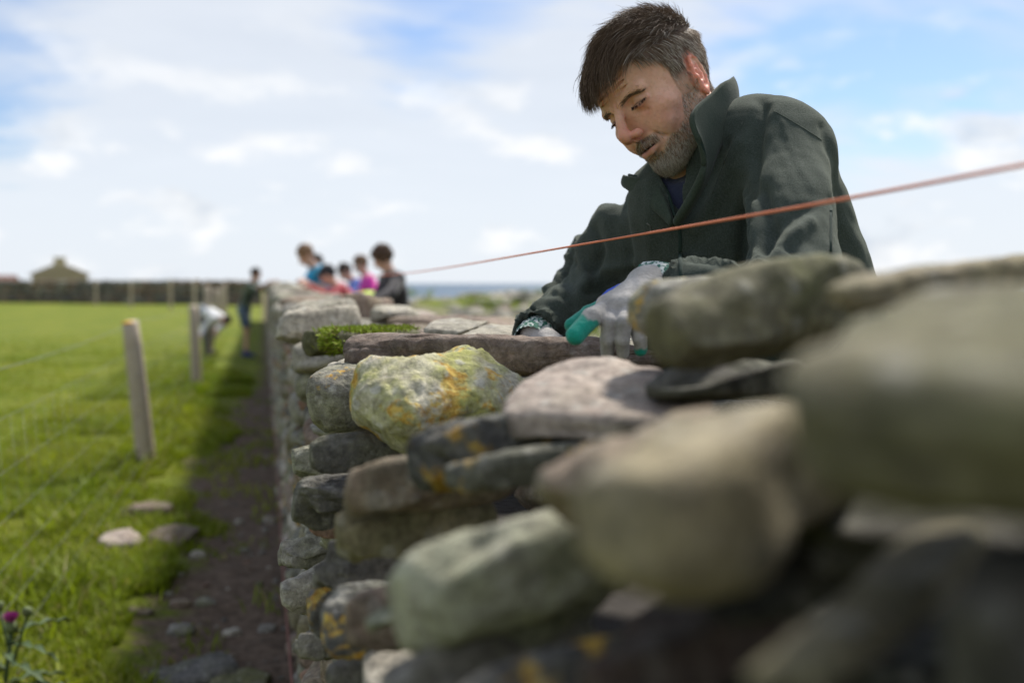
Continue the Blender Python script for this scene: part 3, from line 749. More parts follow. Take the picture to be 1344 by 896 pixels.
# moss on its stone
def build_moss():
    o, V = moss_host; rs = np.random.RandomState(3)
    tree_n = V[:, 2]; top = V[:, 2].max(); mb = MB()
    m, t, b = material('moss'); base = t.n('ShaderNodeAttribute', dict(attribute_name='Col')).outputs[0]
    t.put(b.inputs['Base Color'], base); b.inputs['Roughness'].default_value = .8
    q = np.array([proj(v)[:2] for v in V])
    brk = vnoise(V*38, 6)
    sel = np.where((brk > -.25) & (q[:, 0] > 424) & (q[:, 0] < 560) & ((V[:, 2] > top-.008) | ((q[:, 0] < 452) & (q[:, 0] > 428))))[0]
    for k in range(6500):
        i = rs.choice(sel); p = V[i] + rs.normal(0, .007, 3); p[2] = V[i][2] + rs.uniform(0, .004)
        hang = 1 if q[i, 0] < 450 else 0
        L = rs.uniform(.004, .010)*(1.5 if hang else .9); d = rs.normal(0, .55, 3); d[2] = abs(d[2])+(.5 if not hang else -.35); d += -.5*RT*hang - .4*FW*hang; d /= np.linalg.norm(d)
        s = np.cross(d, rs.normal(size=3)); s /= np.linalg.norm(s); w = rs.uniform(.0009, .0018)
        c = np.array([.20, .29, .012])*(1-(g := rs.uniform(0, 1)))+np.array([.36, .42, .03])*g
        if rs.uniform() < .12: c = np.array([.22, .16, .06])
        mb.add([p-s*w, p+s*w, p+d*L*.6+s*w*.8, p+d*L*.6-s*w*.8, p+d*L], [(0, 1, 2, 3)], c); mb.f3.append(np.array([(3, 2, 4)])+mb.n-5)
    loc = np.array(o.location)+wall_inv
    mb.v = [v - loc for v in mb.v]
    mo = mb.build('moss', m, o, False, True); mo['kind'] = 'stuff'
build_moss()

# ------------------------------------------------------------------ the man at the wall
man = tag(empty('person', (1.02, 1.62, 0)), 'bearded man in dark green fleece and grey gloves bending over the wall', 'person')
MAN0 = np.array([1.02, 1.62, 0.0])
HR = np.array([[-.24409268, -.81232075, -.52967326], [.91608742, -.37232858, .14884647], [-.31812357, -.44889467, .8350395]])   # head axes: right, forward, up
HT = np.array([.60573037, 1.47798446, 1.49331675])
def H(p): return HT + HR @ (np.asarray(p, float)/100)
def build_head():
    f = Field((-9.6, -12, -19), (9.6, 13.5, 13.5), .15)
    A = lambda pr, k=.6: f.op(pr, k)
    S = lambda pr, k=.3: f.op(pr, k, True)
    rx = lambda d: np.array(Matrix.Rotation(math.radians(d), 3, 'X')); rz = lambda d: np.array(Matrix.Rotation(math.radians(d), 3, 'Z')); ry = lambda d: np.array(Matrix.Rotation(math.radians(d), 3, 'Y'))
    A(ell((0, -1.0, 3.2), (7.5, 9.5, 8.6)), 0)
    A(ell((0, 2.6, 4.2), (6.5, 6.3, 4.8)), 2)
    A(ell((0, 2.8, -2.6), (5.9, 5.7, 6.8)), 2)
    A(ell((0, 2.6, -7.2), (4.9, 5.2, 3.6)), 2)
    for s in (-1, 1):
        A(cap((5.5*s, -.2, -5.2), (1.7*s, 6.3, -9.5), 1.35, 1.3), 2.2)
        A(cap((5.9*s, -.6, -1.5), (5.4*s, -.1, -6), 1.3, 1.3), 2.0)
        A(ell((4.7*s, 5.2, -2.0), (2.0, 2.1, 1.5), rz(-25*s)), 1.6)
        A(ell((3.4*s, 6.4, -4.2), (1.9, 1.7, 2.0)), 1.6)                         # cheek
    A(ell((0, 6.9, -9.4), (2.3, 1.7, 1.6)), 1.4)
    A(ell((0, 7.2, -6.2), (2.9, 1.8, 2.4)), 1.4)                                  # muzzle
    for s in (-1, 1):
        A(cap((.9*s, 8.6, 1.70), (4.5*s, 7.25, 1.95), .82, .72), 1.0)            # brow
        S(ell((3.15*s, 8.9, .45), (1.75, 1.6, 1.05), rz(-14*s)), .9)
        A(ell((3.15*s, 6.72, .50), (1.42, 1.32, 1.22)), .35)                     # eyeball under lowered lid
        A(cap((1.75*s, 7.75, .15), (3.2*s, 7.95, -.20), .26, .28), .35); A(cap((3.2*s, 7.95, -.20), (4.65*s, 6.95, .2), .28, .25), .35)   # lower lid
        S(cap((1.9*s, 8.12, .27), (3.2*s, 8.38, 0.0), .11), .12); S(cap((3.2*s, 8.38, 0.0), (4.55*s, 7.3, .34), .11), .12)          # lash line
        S(cap((1.9*s, 8.15, 1.08), (3.2*s, 8.25, 1.36), .10), .3); S(cap((3.2*s, 8.25, 1.36), (4.7*s, 7.1, 1.0), .10), .3)                      # lid crease
        S(cap((1.9*s, 8.2, -.75), (3.6*s, 7.55, -1.35), .12), .6)               # bag under the eye
    A(cap((0, 8.9, 1.3), (0, 11.0, -2.6), .62, .80), .9)                          # nose bridge
    A(ell((0, 11.05, -3.05), (1.05, 1.0, .95)), .7)
    for s in (-1, 1):
        A(ell((1.32*s, 9.85, -3.45), (.72, 1.05, .72), rz(12*s)), .5)
        S(ell((.62*s, 10.35, -4.12), (.33, .62, .42)), .2)
        S(cap((1.75*s, 9.3, -3.0), (1.95*s, 8.95, -4.0), .12), .4)              # groove behind the wing
        S(cap((2.2*s, 8.8, -4.0), (3.4*s, 7.5, -6.2), .10), .7)                 # smile fold
    A(cap((0, 9.4, -4.35), (0, 10.6, -3.7), .42, .42), .4)
    A(cap((0, 9.22, -5.55), (2.3, 8.3, -6.15), .42, .22), .5); A(cap((0, 9.22, -5.55), (-2.3, 8.3, -6.15), .42, .22), .5)
    A(cap((-.9, 9.15, -7.0), (.9, 9.15, -7.0), .52), .5)
    A(cap((.8, 9.15, -7.0), (2.2, 8.3, -6.5), .50, .22), .4); A(cap((-.8, 9.15, -7.0), (-2.2, 8.3, -6.5), .50, .22), .4)
    S(cap((-1.0, 9.75, -6.2), (1.0, 9.75, -6.2), .22), .15); S(ell((0, 8.9, -6.2), (1.9, .9, .17)), .1)
    for s in (-1, 1): S(cap((1.0*s, 9.75, -6.2), (2.3*s, 8.7, -6.1), .20, .10), .15)
    S(ell((0, 8.9, -8.0), (1.8, .5, .45)), .9)
    for zz, dp in ((4.2, .17), (5.2, .18), (3.3, .13)):
        for a, b_ in zip(((-3.4, 7.75), (-1.7, 8.75), (0, 9.05), (1.7, 8.75)), ((-1.7, 8.75), (0, 9.05), (1.7, 8.75), (3.4, 7.75))): S(cap((a[0], a[1]+.1, zz+.1*math.sin(a[0])), (b_[0], b_[1]+.1, zz+.1*math.sin(b_[0])), dp), .45)
    for s in (-1, 1):
        for dz in (.9, .3, -.3): S(cap((5.1*s, 6.75, .35+dz*.5), (5.9*s, 5.6, .35+dz*1.5), .06), .3)
        S(cap((.45*s, 9.35, 1.3), (.6*s, 9.3, 2.4), .08), .4)
    # ears
    for s in (-1, 1):
        E0 = np.array([7.2*s, -1.2, -1.1]); ER = rz(-27*s) @ rx(12)*1.0
        e = lambda x, y, z: E0 + ER @ np.array([x*s, y*1.06, z*1.06])
        A(ell(e(.25, -.2, .1), (.42, 1.55, 2.7), ER), .3)
        A(ell(e(-.3, .4, -.2), (1.0, 1.0, 2.2), ER), .6)
        path = [(.35, 1.15, .3), (.55, 1.2, 1.3), (.65, .7, 2.6), (.75, -.4, 3.1), (.85, -1.5, 2.6), (.85, -1.95, 1.3), (.75, -1.85, -.2), (.6, -1.3, -1.6), (.5, -.5, -2.4)]
        for a, b in zip(path[:-1], path[1:]): A(cap(e(*a), e(*b), .33), .2)
        A(cap(e(.6, -.9, 1.9), e(.6, -.95, .1), .28), .3); A(cap(e(.6, -.95, .1), e(.6, -.4, -1.1), .28), .3)
        S(ell(e(.75, .35, -.1), (.5, .8, 1.0), ER), .25); S(ell(e(.7, .3, 1.5), (.35, .6, .55), ER), .25)
        S(cap(e(.85, -1.45, 1.7), e(.8, -1.45, -.2), .16), .2)
        A(ell(e(.5, 1.1, -.6), (.4, .4, .55), ER), .25); A(ell(e(.35, -.1, -2.55), (.38, .75, .8), ER), .3)
    # neck
    A(cap((0, -2.6, -5), (0, -3.0, -18.5), 5.6, 6.4), 2.0)
    A(cap((0, 1.8, -11), (0, 2.2, -18), 1.6, 1.6), 2.5)
    for s in (-1, 1): A(cap((5.2*s, -2.5, -6), (1.8*s, 1.9, -18), 1.3, 1.2), 1.8)
    V, F = f.mesh(); V = laplace(V, F, 2, .4)
    keep = V[:, 2] > -18.6; idx = np.cumsum(keep)-1; F = idx[F[keep[F].all(1)]]; V = V[keep]
    return V, F
HU, HF = build_head()          # HU: as modelled; HV: lower face drawn back a little
HV = HU.copy(); HV[:, 1] -= .125*np.maximum(-HU[:, 2]-.5, 0)*sstep(HU[:, 1], .5, 5.5)*sstep(HU[:, 2], -17, -12.5)
HN = vnormals(HV, HF)
def hairline(V):            # lower limit of scalp hair as a function of local y
    y = V[:, 1]
    return np.interp(y, [-11, -7, -4.4, -3.8, -2.8, -.4, -.1, .1, 2.3, 2.7, 3.6, 5.0, 6.6, 9], [-7.5, -7.0, -4.5, 1.5, 2.7, 2.7, 1.0, -2.6, -2.6, 1.6, 3.2, 4.6, 6.2, 6.8])
def scalp_w(V):
    j = .5*vnoise(V*.9, 3)
    return sstep(V[:, 2]-hairline(V)+j, -.25, .25)*(np.abs(V[:, 0]) < 8.0)
def beard_w(V):
    x, y, z = np.abs(V[:, 0]), V[:, 1], V[:, 2]; j = .35*vnoise(V*1.1, 8)
    top = np.interp(y, [-.3, .0, 2.2, 3.8, 5.5, 7.2, 8.3], [-9, -1.6, -2.0, -4.8, -6.1, -6.3, -7.4])
    a = sstep(top+j-z, -.25, .45)*sstep(y, -.3, .1)*sstep(-z, -30, 13.2-11.9+11.2)*(y > -.4)
    a = a*np.where(z < -9.5, sstep(y+ (z+9.5)*-.0, 1.0, 2.5), 1)*sstep(z, -13.6, -12.3)
    lip = np.exp(-((x/2.35)**4)-(((z+6.35)/1.0)**4))*(y > 7.9)
    mo = np.exp(-((x/2.75)**6))*sstep(z, -6.0-.12*x, -5.55-.12*x)*sstep(-z, 4.3+.1*x, 4.6+.1*x)*(y > 7.3)
    chin = (x < 3.0)*sstep(-z, 7.7, 8.3)*(y > 4)*sstep(z, -13.2, -12)
    soul = np.exp(-((x/.8)**2))*sstep(-z, 7.2, 7.6)*sstep(z, -9, -8)*(y > 7)
    return np.clip(np.maximum.reduce([a*(1-lip)*(.52+.48*sstep(-z, 6.2, 9.2)), mo, chin, soul*.8]), 0, 1)
def skin_cols(V):
    x, y, z = np.abs(V[:, 0]), V[:, 1], V[:, 2]
    g = lambda cx, cy, cz, r: np.exp(-(((x-cx)**2+(y-cy)**2+(z-cz)**2)/r**2))
    c = np.tile(np.array([.74, .455, .335]), (len(V), 1))
    red = np.clip(.75*g(0, 11, -3, 1.8)+.5*g(1.3, 10, -3.4, 1.2)+.45*g(4.2, 6.5, -3, 2.4)+.25*g(0, 8.5, 4, 3)+.35*g(3.2, 8, -.9, 1.2), 0, 1)[:, None]
    c = c*(1-red)+np.array([.72, .29, .21])*red
    bl = np.clip(.5+.9*fbm(V*.55, 19, 3), 0, 1)[:, None]*.28; c = c*(1-bl)+np.array([.56, .24, .16])*bl
    fr = (vnoise(V*3.2, 44) > .62)[:, None]*.16; c = c*(1-fr)+np.array([.36, .17, .10])*fr
    ear = ((x > 7.35) & (np.abs(y+1) < 3.6) & (z > -5.2) & (z < 3.4))[:, None]*1.0
    c = c*(1-ear*.8)+np.array([.72, .27, .19])*ear*.8
    lip = (np.exp(-((x/2.2)**4)-(((z+6.3)/.95)**4))*(y > 8.0))[:, None]
    c = c*(1-lip*.75)+np.array([.36, .13, .11])*lip*.75
    mouth = (np.exp(-((x/2.1)**4)-(((z+6.2)/.15)**4))*(y > 7.4)*(y < 9.34))[:, None]
    c = c*(1-mouth*.9)+np.array([.05, .012, .01])*mouth*.9
    lash = np.maximum(np.exp(-((z+.30+.10*np.abs(x-3.2)-.52)/.15)**2)*(np.abs(x-3.2) < 1.4)*(y > 7.0), 0)[:, None]
    c = c*(1-lash*.8)+np.array([.035, .02, .016])*lash*.8
    lid = (np.exp(-(((x-3.2)/1.7)**2)-(((z-.75)/.8)**2))*(y > 6.8))[:, None]
    c = c*(1-lid*.18)+np.array([.36, .19, .14])*lid*.18
    b = beard_w(V)[:, None]; c = c*(1-b*.62)+np.array([.26, .20, .155])*b*.62
    s = (scalp_w(V)*(1-.62*sstep(-z, -1.6, 1.2)*sstep(y, -1.5, .5)))[:, None]; c = c*(1-s*.9)+np.array([.085, .062, .047])*s*.9
    return c
def strands(root, N, flow, length, lift, wid, cols, segs, rs, droop, frizz):
    """thin three sided hairs, vectorised; all in head units (cm)"""
    n = len(root)
    T = flow - (flow*N).sum(1, keepdims=True)*N; T /= np.linalg.norm(T, axis=1, keepdims=True)+1e-9
    d = T*np.cos(lift)[:, None]+N*np.sin(lift)[:, None]; d += rs.normal(0, 1, (n, 3))*frizz; d /= np.linalg.norm(d, axis=1, keepdims=True)
    P_ = [root]; p = root.copy()
    for s in range(segs):
        d = d + droop*(1.0/segs) - N*(np.sin(lift)[:, None]*1.1/segs); d /= np.linalg.norm(d, axis=1, keepdims=True)
        p = p + d*(length/segs)[:, None]; P_.append(p.copy())
    side = np.cross(T, N); V = []
    for s, p in enumerate(P_):
        w = (wid*(1-.85*(s/segs)**1.5))[:, None]
        V += [p+side*w, p-side*w*.5+N*w*.87, p-side*w*.5-N*w*.87]
    V = np.stack(V, 1).reshape(-1, 3); k = (np.arange(n)*3*(segs+1))[:, None, None]
    q = np.array([[3*s+a, 3*s+(a+1) % 3, 3*s+3+(a+1) % 3, 3*s+3+a] for s in range(segs) for a in range(3)])[None]
    return V, (k+q).reshape(-1, 4), np.repeat(cols, 3*(segs+1), 0)
def sample_mesh(V, F, w, n, rs):
    a, b, c = V[F[:, 0]], V[F[:, 1]], V[F[:, 2]]
    ar = np.linalg.norm(np.cross(b-a, V[F[:, 3]]-a), axis=1)*w[F].mean(1); ar[w[F].min(1) < .02] *= .4
    fi = rs.choice(len(F), n, p=ar/ar.sum()); u, v = rs.uniform(0, 1, (2, n, 1)); q = F[fi]
    p = (V[q[:, 0]]*(1-u)+V[q[:, 1]]*u)*(1-v)+(V[q[:, 3]]*(1-u)+V[q[:, 2]]*u)*v
    return p, HN[q[:, 0]]
def head_obj():
    rs = np.random.RandomState(21)
    V = HV.copy(); sw = scalp_w(HU); bw = beard_w(HU)
    V = V + HN*(sw*np.clip(.25+.12*(V[:, 2]-2), .15, 1.1))[:, None]                # body of the hair
    V = V + HN*(.03*fbm(V*2.2, 5, 2) + .014*vnoise(V*7, 6))[:, None]*(1-sw[:, None])
    cols = skin_cols(HU)
    Wd = HT + (V/100) @ HR.T
    # torso, legs: one body under the clothes
    return Wd, HF, cols, V
HW, HFc, HC, HVh = head_obj()
# ---- joints (world)
NECK0, NECK1 = H((0, -3.2, -9)), H((0, -4.5, -16.5))
LS, RS_ = P(1030, 197, 1.50), P(812, 318, 1.76)
LE, LW = P(1048, 408, 1.22), P(872, 374, 1.335)
RE, RW = P(776, 366, 1.96), P(702, 441, 1.66)
MS = (LS+RS_)/2
LX = (LS-RS_)/np.linalg.norm(LS-RS_)                          # towards his left
FDh = np.cross(LX, [0, 0, 1.0]); FDh /= np.linalg.norm(FDh)    # facing, horizontal
if FDh[0] > 0: FDh = -FDh
UPT = np.array([0, 0, 1.0]) + .30*FDh; UPT -= LX*(UPT @ LX); UPT /= np.linalg.norm(UPT)
FD = np.cross(LX, UPT); FD = FD if FD @ FDh > 0 else -FD
TR = np.stack([LX, FD, UPT], 1)
PEL = MS - .50*UPT; PEL[2] = max(PEL[2], .86)
def leg(s): 
    hip = PEL + LX*s*.095 - np.array([0, 0, .05]); kn = np.array([hip[0]-.02, hip[1]+.0, .48]); an = np.array([hip[0]+.06, hip[1]+s*-.03, .09])
    return hip, kn, an
def build_man():
    # body core under the clothes joined with the head surface
    lo = np.minimum.reduce([LS, RS_, PEL, RE, RW, LW, LE, MS])-.25; lo[2] = -.02; hi = np.maximum.reduce([LS, RS_, PEL, RE, LE, NECK0])+.22
    f = Field(lo, hi, .012)
    f.op(cap(NECK0, NECK1, .05, .055)); f.op(ell(MS-.16*UPT, (.14, .085, .18), TR), .05); f.op(ell(MS-.38*UPT, (.14, .10, .2), TR), .05)
    f.op(ell(PEL, (.155, .11, .13), TR), .05); f.op(cap(NECK1, MS, .06, .1), .05)
    for a, b, c in ((LS, LE, LW), (RS_, RE, RW)):
        f.op(cap(MS*.4+a*.6-.03*UPT, a-.02*UPT, .045, .036), .05); f.op(cap(a-.02*UPT, b, .034, .030), .03); f.op(cap(b, c, .030, .024), .02)
    for s in (1, -1):
        h, k, a = leg(s); f.op(cap(h, k, .075, .05), .04); f.op(cap(k, a, .05, .035), .03); f.op(cap(a, a+np.array([-.12, -.03, -.05]), .035, .03), .02)
    V, F = f.mesh(); c = np.tile(np.array([.50, .295, .205]), (len(V), 1))
    mb = MB(); mb.add(HW, HFc, HC); mb.add(V, F, c)
    body = mb.build('body', M['skin'], man, True, True, loc=None); return body
def rel(o): o.location = o.location - Vector(MAN0); return o
body = rel(build_man())
# ---- hair
def build_hair():
    rs = np.random.RandomState(8)
    W = scalp_w(HU)
    n = 15000; p, N = sample_mesh(HVh, HF, W, n, rs)
    y, z, x = p[:, 1], p[:, 2], p[:, 0]; keep = rs.uniform(0, 1, n) > .45*sstep(-z, -2.2, .5)*(y > -1.0); p, N, y, z, x = p[keep], N[keep], y[keep], z[keep], x[keep]; n = len(p)
    topw = sstep(z, 4.5, 8.0); front = sstep(y, 1, 6)*topw
    flow = np.stack([.25*np.sin(y*.5)+.12*x*topw*0 + .25*topw, np.where(topw > .5, 1.0, -.35), np.where(topw > .5, .0, -1.0)], 1)
    flow = flow*1.0 + (1-topw)[:, None]*np.array([0, .15, -.6])
    clump = vnoise(p*np.array([1.1, .5, 1.1]), 12)[:, None]*np.array([.5, .1, .1]); flow = flow+clump
    L = 1.1 + topw*2.4 + front*1.7 + rs.uniform(-.3, .5, n); burn = sstep(-z, -2.0, .8)*(y > -1.0); L = np.maximum(L, .7)*(1-.42*burn)
    lift = np.radians(16+20*topw-8*front+rs.normal(0, 8, n))
    droop = np.stack([0*x, .15*front, -.55*front-.25*topw], 1)
    g = np.clip((1-topw)*.85*(1-.7*sstep(-y, 3, 6)*sstep(z, 2, 6))+.45*burn + rs.normal(0, .22, n) - .15*sstep(y, 3, 7) + .14*vnoise(p*.5, 4), 0, 1)
    dark = np.array([.085, .055, .038]); mid = np.array([.25, .175, .12]); grey = np.array([.55, .49, .42])
    r = rs.uniform(0, 1, (n, 1)); c = dark*(1-r)+mid*r
    isg = (rs.uniform(0, 1, n) < g*.62)[:, None]; c = np.where(isg, grey*(.6+.6*r), c)
    wid = np.full(n, .032)+.012*topw
    V, F, C = strands(p - N*.08, N, flow, L, lift, wid, c, 5, rs, droop, .10)
    # the long fringe sweeping forward over the brow
    m = 2600; W2 = W*sstep(HU[:, 1], 4.5, 6.5)*sstep(HU[:, 2], 5.6, 7)
    p2, N2 = sample_mesh(HVh, HF, W2, m, rs)
    fl = np.stack([.38+.06*p2[:, 0]+rs.normal(0, .1, m), np.full(m, 1.0), np.full(m, -.15)], 1)
    side = sstep(p2[:, 0], -3.2, 2.2)
    L2 = rs.uniform(1.8, 4.1, m)*(.30+.80*side); lf = np.radians(rs.uniform(8, 34, m))
    c2 = dark*.85*(1-(r2 := rs.uniform(0, 1, (m, 1))))+mid*.75*r2
    V2, F2, C2 = strands(p2, N2, fl, L2, lf, np.full(m, .042), c2, 6, rs, np.array([0, .10, -.80])[None], .13)
    mb = MB(); mb.add(HT+(V/100) @ HR.T, F, C); mb.add(HT+(V2/100) @ HR.T, F2, C2)
    rel(mb.build('hair', M['hair'], man, True, True))
    # beard and moustache
    Wb = beard_w(HU); n = 14000; p, N = sample_mesh(HV, HF, Wb, n, rs)
    ctr = np.exp(-(p[:, 0]/3)**2)*sstep(-p[:, 2], 7, 9)
    fl = np.stack([.45*np.sign(p[:, 0])*(p[:, 2] > -6)*(p[:, 1] > 7)+.0*p[:, 0], .25+.25*ctr, np.full(n, -1.0)], 1)+rs.normal(0, .25, (n, 3))
    L = rs.uniform(.35, .85, n)*(1+.8*ctr)*np.where(p[:, 1] < 4, .75, 1); lf = np.radians(rs.uniform(14, 50, n))
    r = rs.uniform(0, 1, (n, 1)); gp = np.clip(.56+.38*sstep(-p[:, 2], 6.5, 9.5)+.25*sstep(-p[:, 1], -4, -1), 0, 1)
    c = np.where((rs.uniform(0, 1, n) < gp*.8)[:, None], np.array([.74, .68, .60])*(.5+.6*r), np.array([.20, .125, .082])*(.5+1.0*r))
    V, F, C = strands(p-N*.03, N, fl, L, lf, np.full(n, .024), c, 3, rs, np.array([0, 0, -.3])[None], .14)
    rel(mesh_np('beard', HT+(V/100) @ HR.T, F, M['hair'], man, True, C))
    # brows and lashes
    for s in (-1, 1):
        t = rs.uniform(0, 1, 620); base = np.stack([s*(1.2+3.5*t), 9.35-1.0*t-1.15*t*t, 1.35+.50*np.sin(t*2.3)-.25*t], 1)+rs.normal(0, 1, (620, 3))*np.array([.14, .1, .21])
        nn = np.stack([.35*s*t, np.ones(620), 0*t+.1], 1); nn /= np.linalg.norm(nn, axis=1, keepdims=True)
        # drop each hair root on to the skin
        dist = ((HV[None, ::3]-base[:, None])**2).sum(2); k = dist.argmin(1); root = HV[::3][k]; nr = HN[::3][k]
        fl = np.stack([s*np.ones(620), -.3*np.ones(620), .25-.6*t], 1)
        c = np.array([.19, .13, .09])*(.6+.8*rs.uniform(0, 1, (620, 1)))
        V, F, C = strands(root, nr, fl, rs.uniform(.4, .75, 620), np.radians(rs.uniform(5, 22, 620)), np.full(620, .020), c, 3, rs, np.zeros((1, 3)), .12)
        rel(mesh_np('eyebrow', HT+(V/100) @ HR.T, F, M['hair'], man, True, C))
        m = 80; t = np.sort(rs.uniform(0, 1, m)); root = np.stack([s*(1.95+2.6*t), 8.30+.32*np.sin(t*3.0)-.95*t*t, +.27-.30*np.sin(t*3.1)], 1)
        V, F, C = strands(root, np.tile([0, .9, .3], (m, 1)), np.stack([.5*s*(t-.3), 0*t+.9, 0*t-.7], 1), np.full(m, .60), np.full(m, .15), np.full(m, .026), np.tile([.02, .014, .012], (m, 1)), 3, rs, np.array([0, .1, .35])[None], .06)
        rel(mesh_np('eyelashes', HT+(V/100) @ HR.T, F, M['hair'], man, True, C))
build_hair()
# ---- fleece jacket
def build_jacket():
    lo = np.minimum.reduce([LS, RS_, PEL, RE, RW, LW, LE])-.16; lo[2] = PEL[2]-.14; hi = np.maximum.reduce([LS, RS_, PEL, RE, LE, NECK1])+.16
    f = Field(lo, hi, .0055)
    f.op(ell(MS-.15*UPT+.0*FD, (.19, .128, .235), TR))
    f.op(ell(MS-.36*UPT+.012*FD, (.168, .128, .20), TR), .06); f.op(ell(PEL+.03*UPT, (.175, .135, .14), TR), .06)
    f.op(cap(NECK1, MS-.05*UPT-.01*FD, .078, .10), .05); f.op(ell(P(992, 172, 1.565), (.055, .055, .05)), .06)
    for s, a in ((1, LS), (-1, RS_)):
        f.op(cap(NECK1-.025*UPT+(.012*LX if s > 0 else 0), a-.010*UPT, .090 if s > 0 else .056, .066 if s > 0 else .058), .07)
        f.op(cap(a-.03*LX*s-.10*UPT, MS-.25*UPT+LX*s*.12, .075, .09), .05)
    for a, b, c, s in ((LS, LE, LW, 1), (RS_, RE, RW, -1)):
        f.op(cap(a, b, .067 if s > 0 else .060, .054 if s > 0 else .052), .035); f.op(cap(b, c-(c-b)/np.linalg.norm(c-b)*.02, .056, .041), .03)
    f.op(cap(RS_*.45+RE*.55+np.array([0, 0, -.02]), RS_*.35+RW*.65+np.array([.03, 0, .0]), .05, .03), .06)         # loose cloth hanging under the right sleeve
    f.op(cap(NECK0*.45+NECK1*.55+.012*FD, MS+.02*FD, .066, .10), .03)
    # the shirt is the same trunk a little further in, kept to the throat
    global SHIRT
    g = Field(lo, hi, .0055); g.D = f.D+.011; c = P(893, 262, 1.54); ax = [(g.lo[i]+g.h*np.arange(g.n[i])).astype(np.float32) for i in range(3)]
    sph = np.sqrt((ax[0][:, None, None]-c[0])**2+(ax[1][None, :, None]-c[1])**2+(ax[2][None, None, :]-c[2])**2)-.075
    g.D = np.maximum(g.D, sph.astype(np.float32)); g.op(cap(NECK0, NECK0*.42+NECK1*.58, .064, .058), .004, True); g.op(ell(P(880, 205, 1.52), (.045, .045, .045)), .004, True); SHIRT = g.mesh()
    # openings: neck, cuffs
    f.op(cap(NECK0, NECK1*.7+NECK0*.3, .060, .066), .012, True)
    f.op(cap(P(888, 226, 1.50), P(891, 286, 1.48), .026, .004), .006, True); f.op(cap(P(888, 226, 1.55), P(891, 284, 1.52), .024, .003), .006, True)
    f.op(cap(LW+(LW-LE)*.12, LW-(LW-LE)*.06, .036), .006, True); f.op(cap(RW+(RW-RE)*.12, RW-(RW-RE)*.06, .036), .006, True)
    V, F = f.mesh(); N = vnormals(V, F)
    # folds: soft drape on the trunk, bunched rings on the sleeves
    def seg(V, a, b):
        ab = b-a; t = ((V-a) @ ab)/(ab @ ab); d = np.linalg.norm(V-a-np.clip(t, 0, 1)[:, None]*ab, axis=1); return t, d, np.linalg.norm(ab)
    disp = np.zeros(len(V)); onarm = np.zeros(len(V))
    for a, b, st in ((LS, LE, .22), (LE, LW, .8), (RS_, RE, .5), (RE, RW, .95)):
        t, d, L = seg(V, a, b); w = sstep(.095-d, 0, .02)*sstep(t, -.05, .15)*sstep(1.12-t, 0, .1); onarm = np.maximum(onarm, w)
        ax = (b-a)/L; q = V - np.outer((V-a) @ ax, ax)*0
        s_ = (V-a) @ ax; rad = V-a-np.outer(s_, ax)
        co = np.stack([s_*34 + 5*vnoise(rad*14+a, 5), rad @ LX*9, rad @ UPT*9], 1)
        wr = vnoise(co, 61); disp += w*st*.0062*np.sign(wr)*np.abs(wr)**.8*1.3
    q = V-MS; co = np.stack([q @ LX*17 + 2.2*(q @ UPT), q @ FD*6, q @ UPT*3.2], 1)
    disp += (1-onarm)*.0060*vnoise(co, 71) + .0035*vnoise(V*11, 72) + .0016*vnoise(V*24, 74) + .0012*vnoise(V*46, 73)
    # modelled creases, given along the cloth as seen from the wall side
    pq = V-EYE; dep = pq @ FW; px = CX+FPX*(pq @ RT)/dep; py = CY-FPX*(pq @ UPV)/dep; front = (N @ FW) < .15
    def crease(pts, wid, depth):
        pts = np.array(pts, float); best = np.full(len(V), 1e9)
        for a, b in zip(pts[:-1], pts[1:]):
            ab = b-a; t = np.clip(((px-a[0])*ab[0]+(py-a[1])*ab[1])/(ab @ ab), 0, 1)
            best = np.minimum(best, np.hypot(px-a[0]-t*ab[0], py-a[1]-t*ab[1]))
        return 1.15*depth*np.exp(-(best/(wid*1.05))**2)*front
    for pts, w_, d_ in (
        ([(1002, 140), (992, 190), (984, 235), (975, 290), (974, 345)], 7, -.012),
        
        ([(1000, 250), (1010, 290), (1004, 330)], 8, -.010), ([(1014, 300), (1040, 280), (1062, 272)], 8, -.005), ([(990, 268), (992, 330)], 6, .007),
        ([(1000, 340), (1030, 318), (1062, 292)], 9, .007), ([(1082, 165), (1094, 205), (1102, 255)], 7, -.005),
        ([(812, 240), (816, 280), (824, 330), (832, 372)], 5, -.008), ([(778, 300), (790, 330), (772, 380)], 7, -.010), ([(790, 262), (800, 320), (806, 350)], 10, .006),
        ([(772, 372), (796, 356), (830, 348)], 7, .008), ([(780, 384), (810, 372)], 6, -.008), ([(758, 305), (764, 340), (772, 372)], 6, .007),
        ([(855, 240), (852, 290), (856, 340)], 8, .004), ([(905, 290), (930, 240), (955, 190)], 7, -.006), ([(915, 300), (945, 250), (970, 190)], 9, .006),
        ([(735, 345), (750, 372), (752, 402)], 6, -.006), ([(705, 392), (724, 386), (742, 392)], 4, -.005), ([(696, 408), (716, 402), (738, 412)], 4, -.005), ([(718, 368), (736, 366), (752, 378)], 4, -.005), ([(722, 346), (740, 340), (758, 346)], 4, -.004)):
        disp += crease(pts, w_, d_)
    V = V + N*disp[:, None]; V = laplace(V, F, 1, .35)
    o = rel(mesh_np('jacket', V, F, M['fleece'], man))
    return o, BVHTree.FromPolygons([tuple(v) for v in V], [tuple(int(i) for i in f) for f in F]), V, F
jacket, JB, JV, JF = build_jacket()
def hit(px, py, off=.0):
    d = Vector(P(px, py, 1)-EYE).normalized(); r = JB.ray_cast(Vector(EYE), d)
    return (np.array(r[0])-np.array(d)*off, np.array(r[1])) if r[0] is not None else (P(px, py, 1.45), np.array(-d))
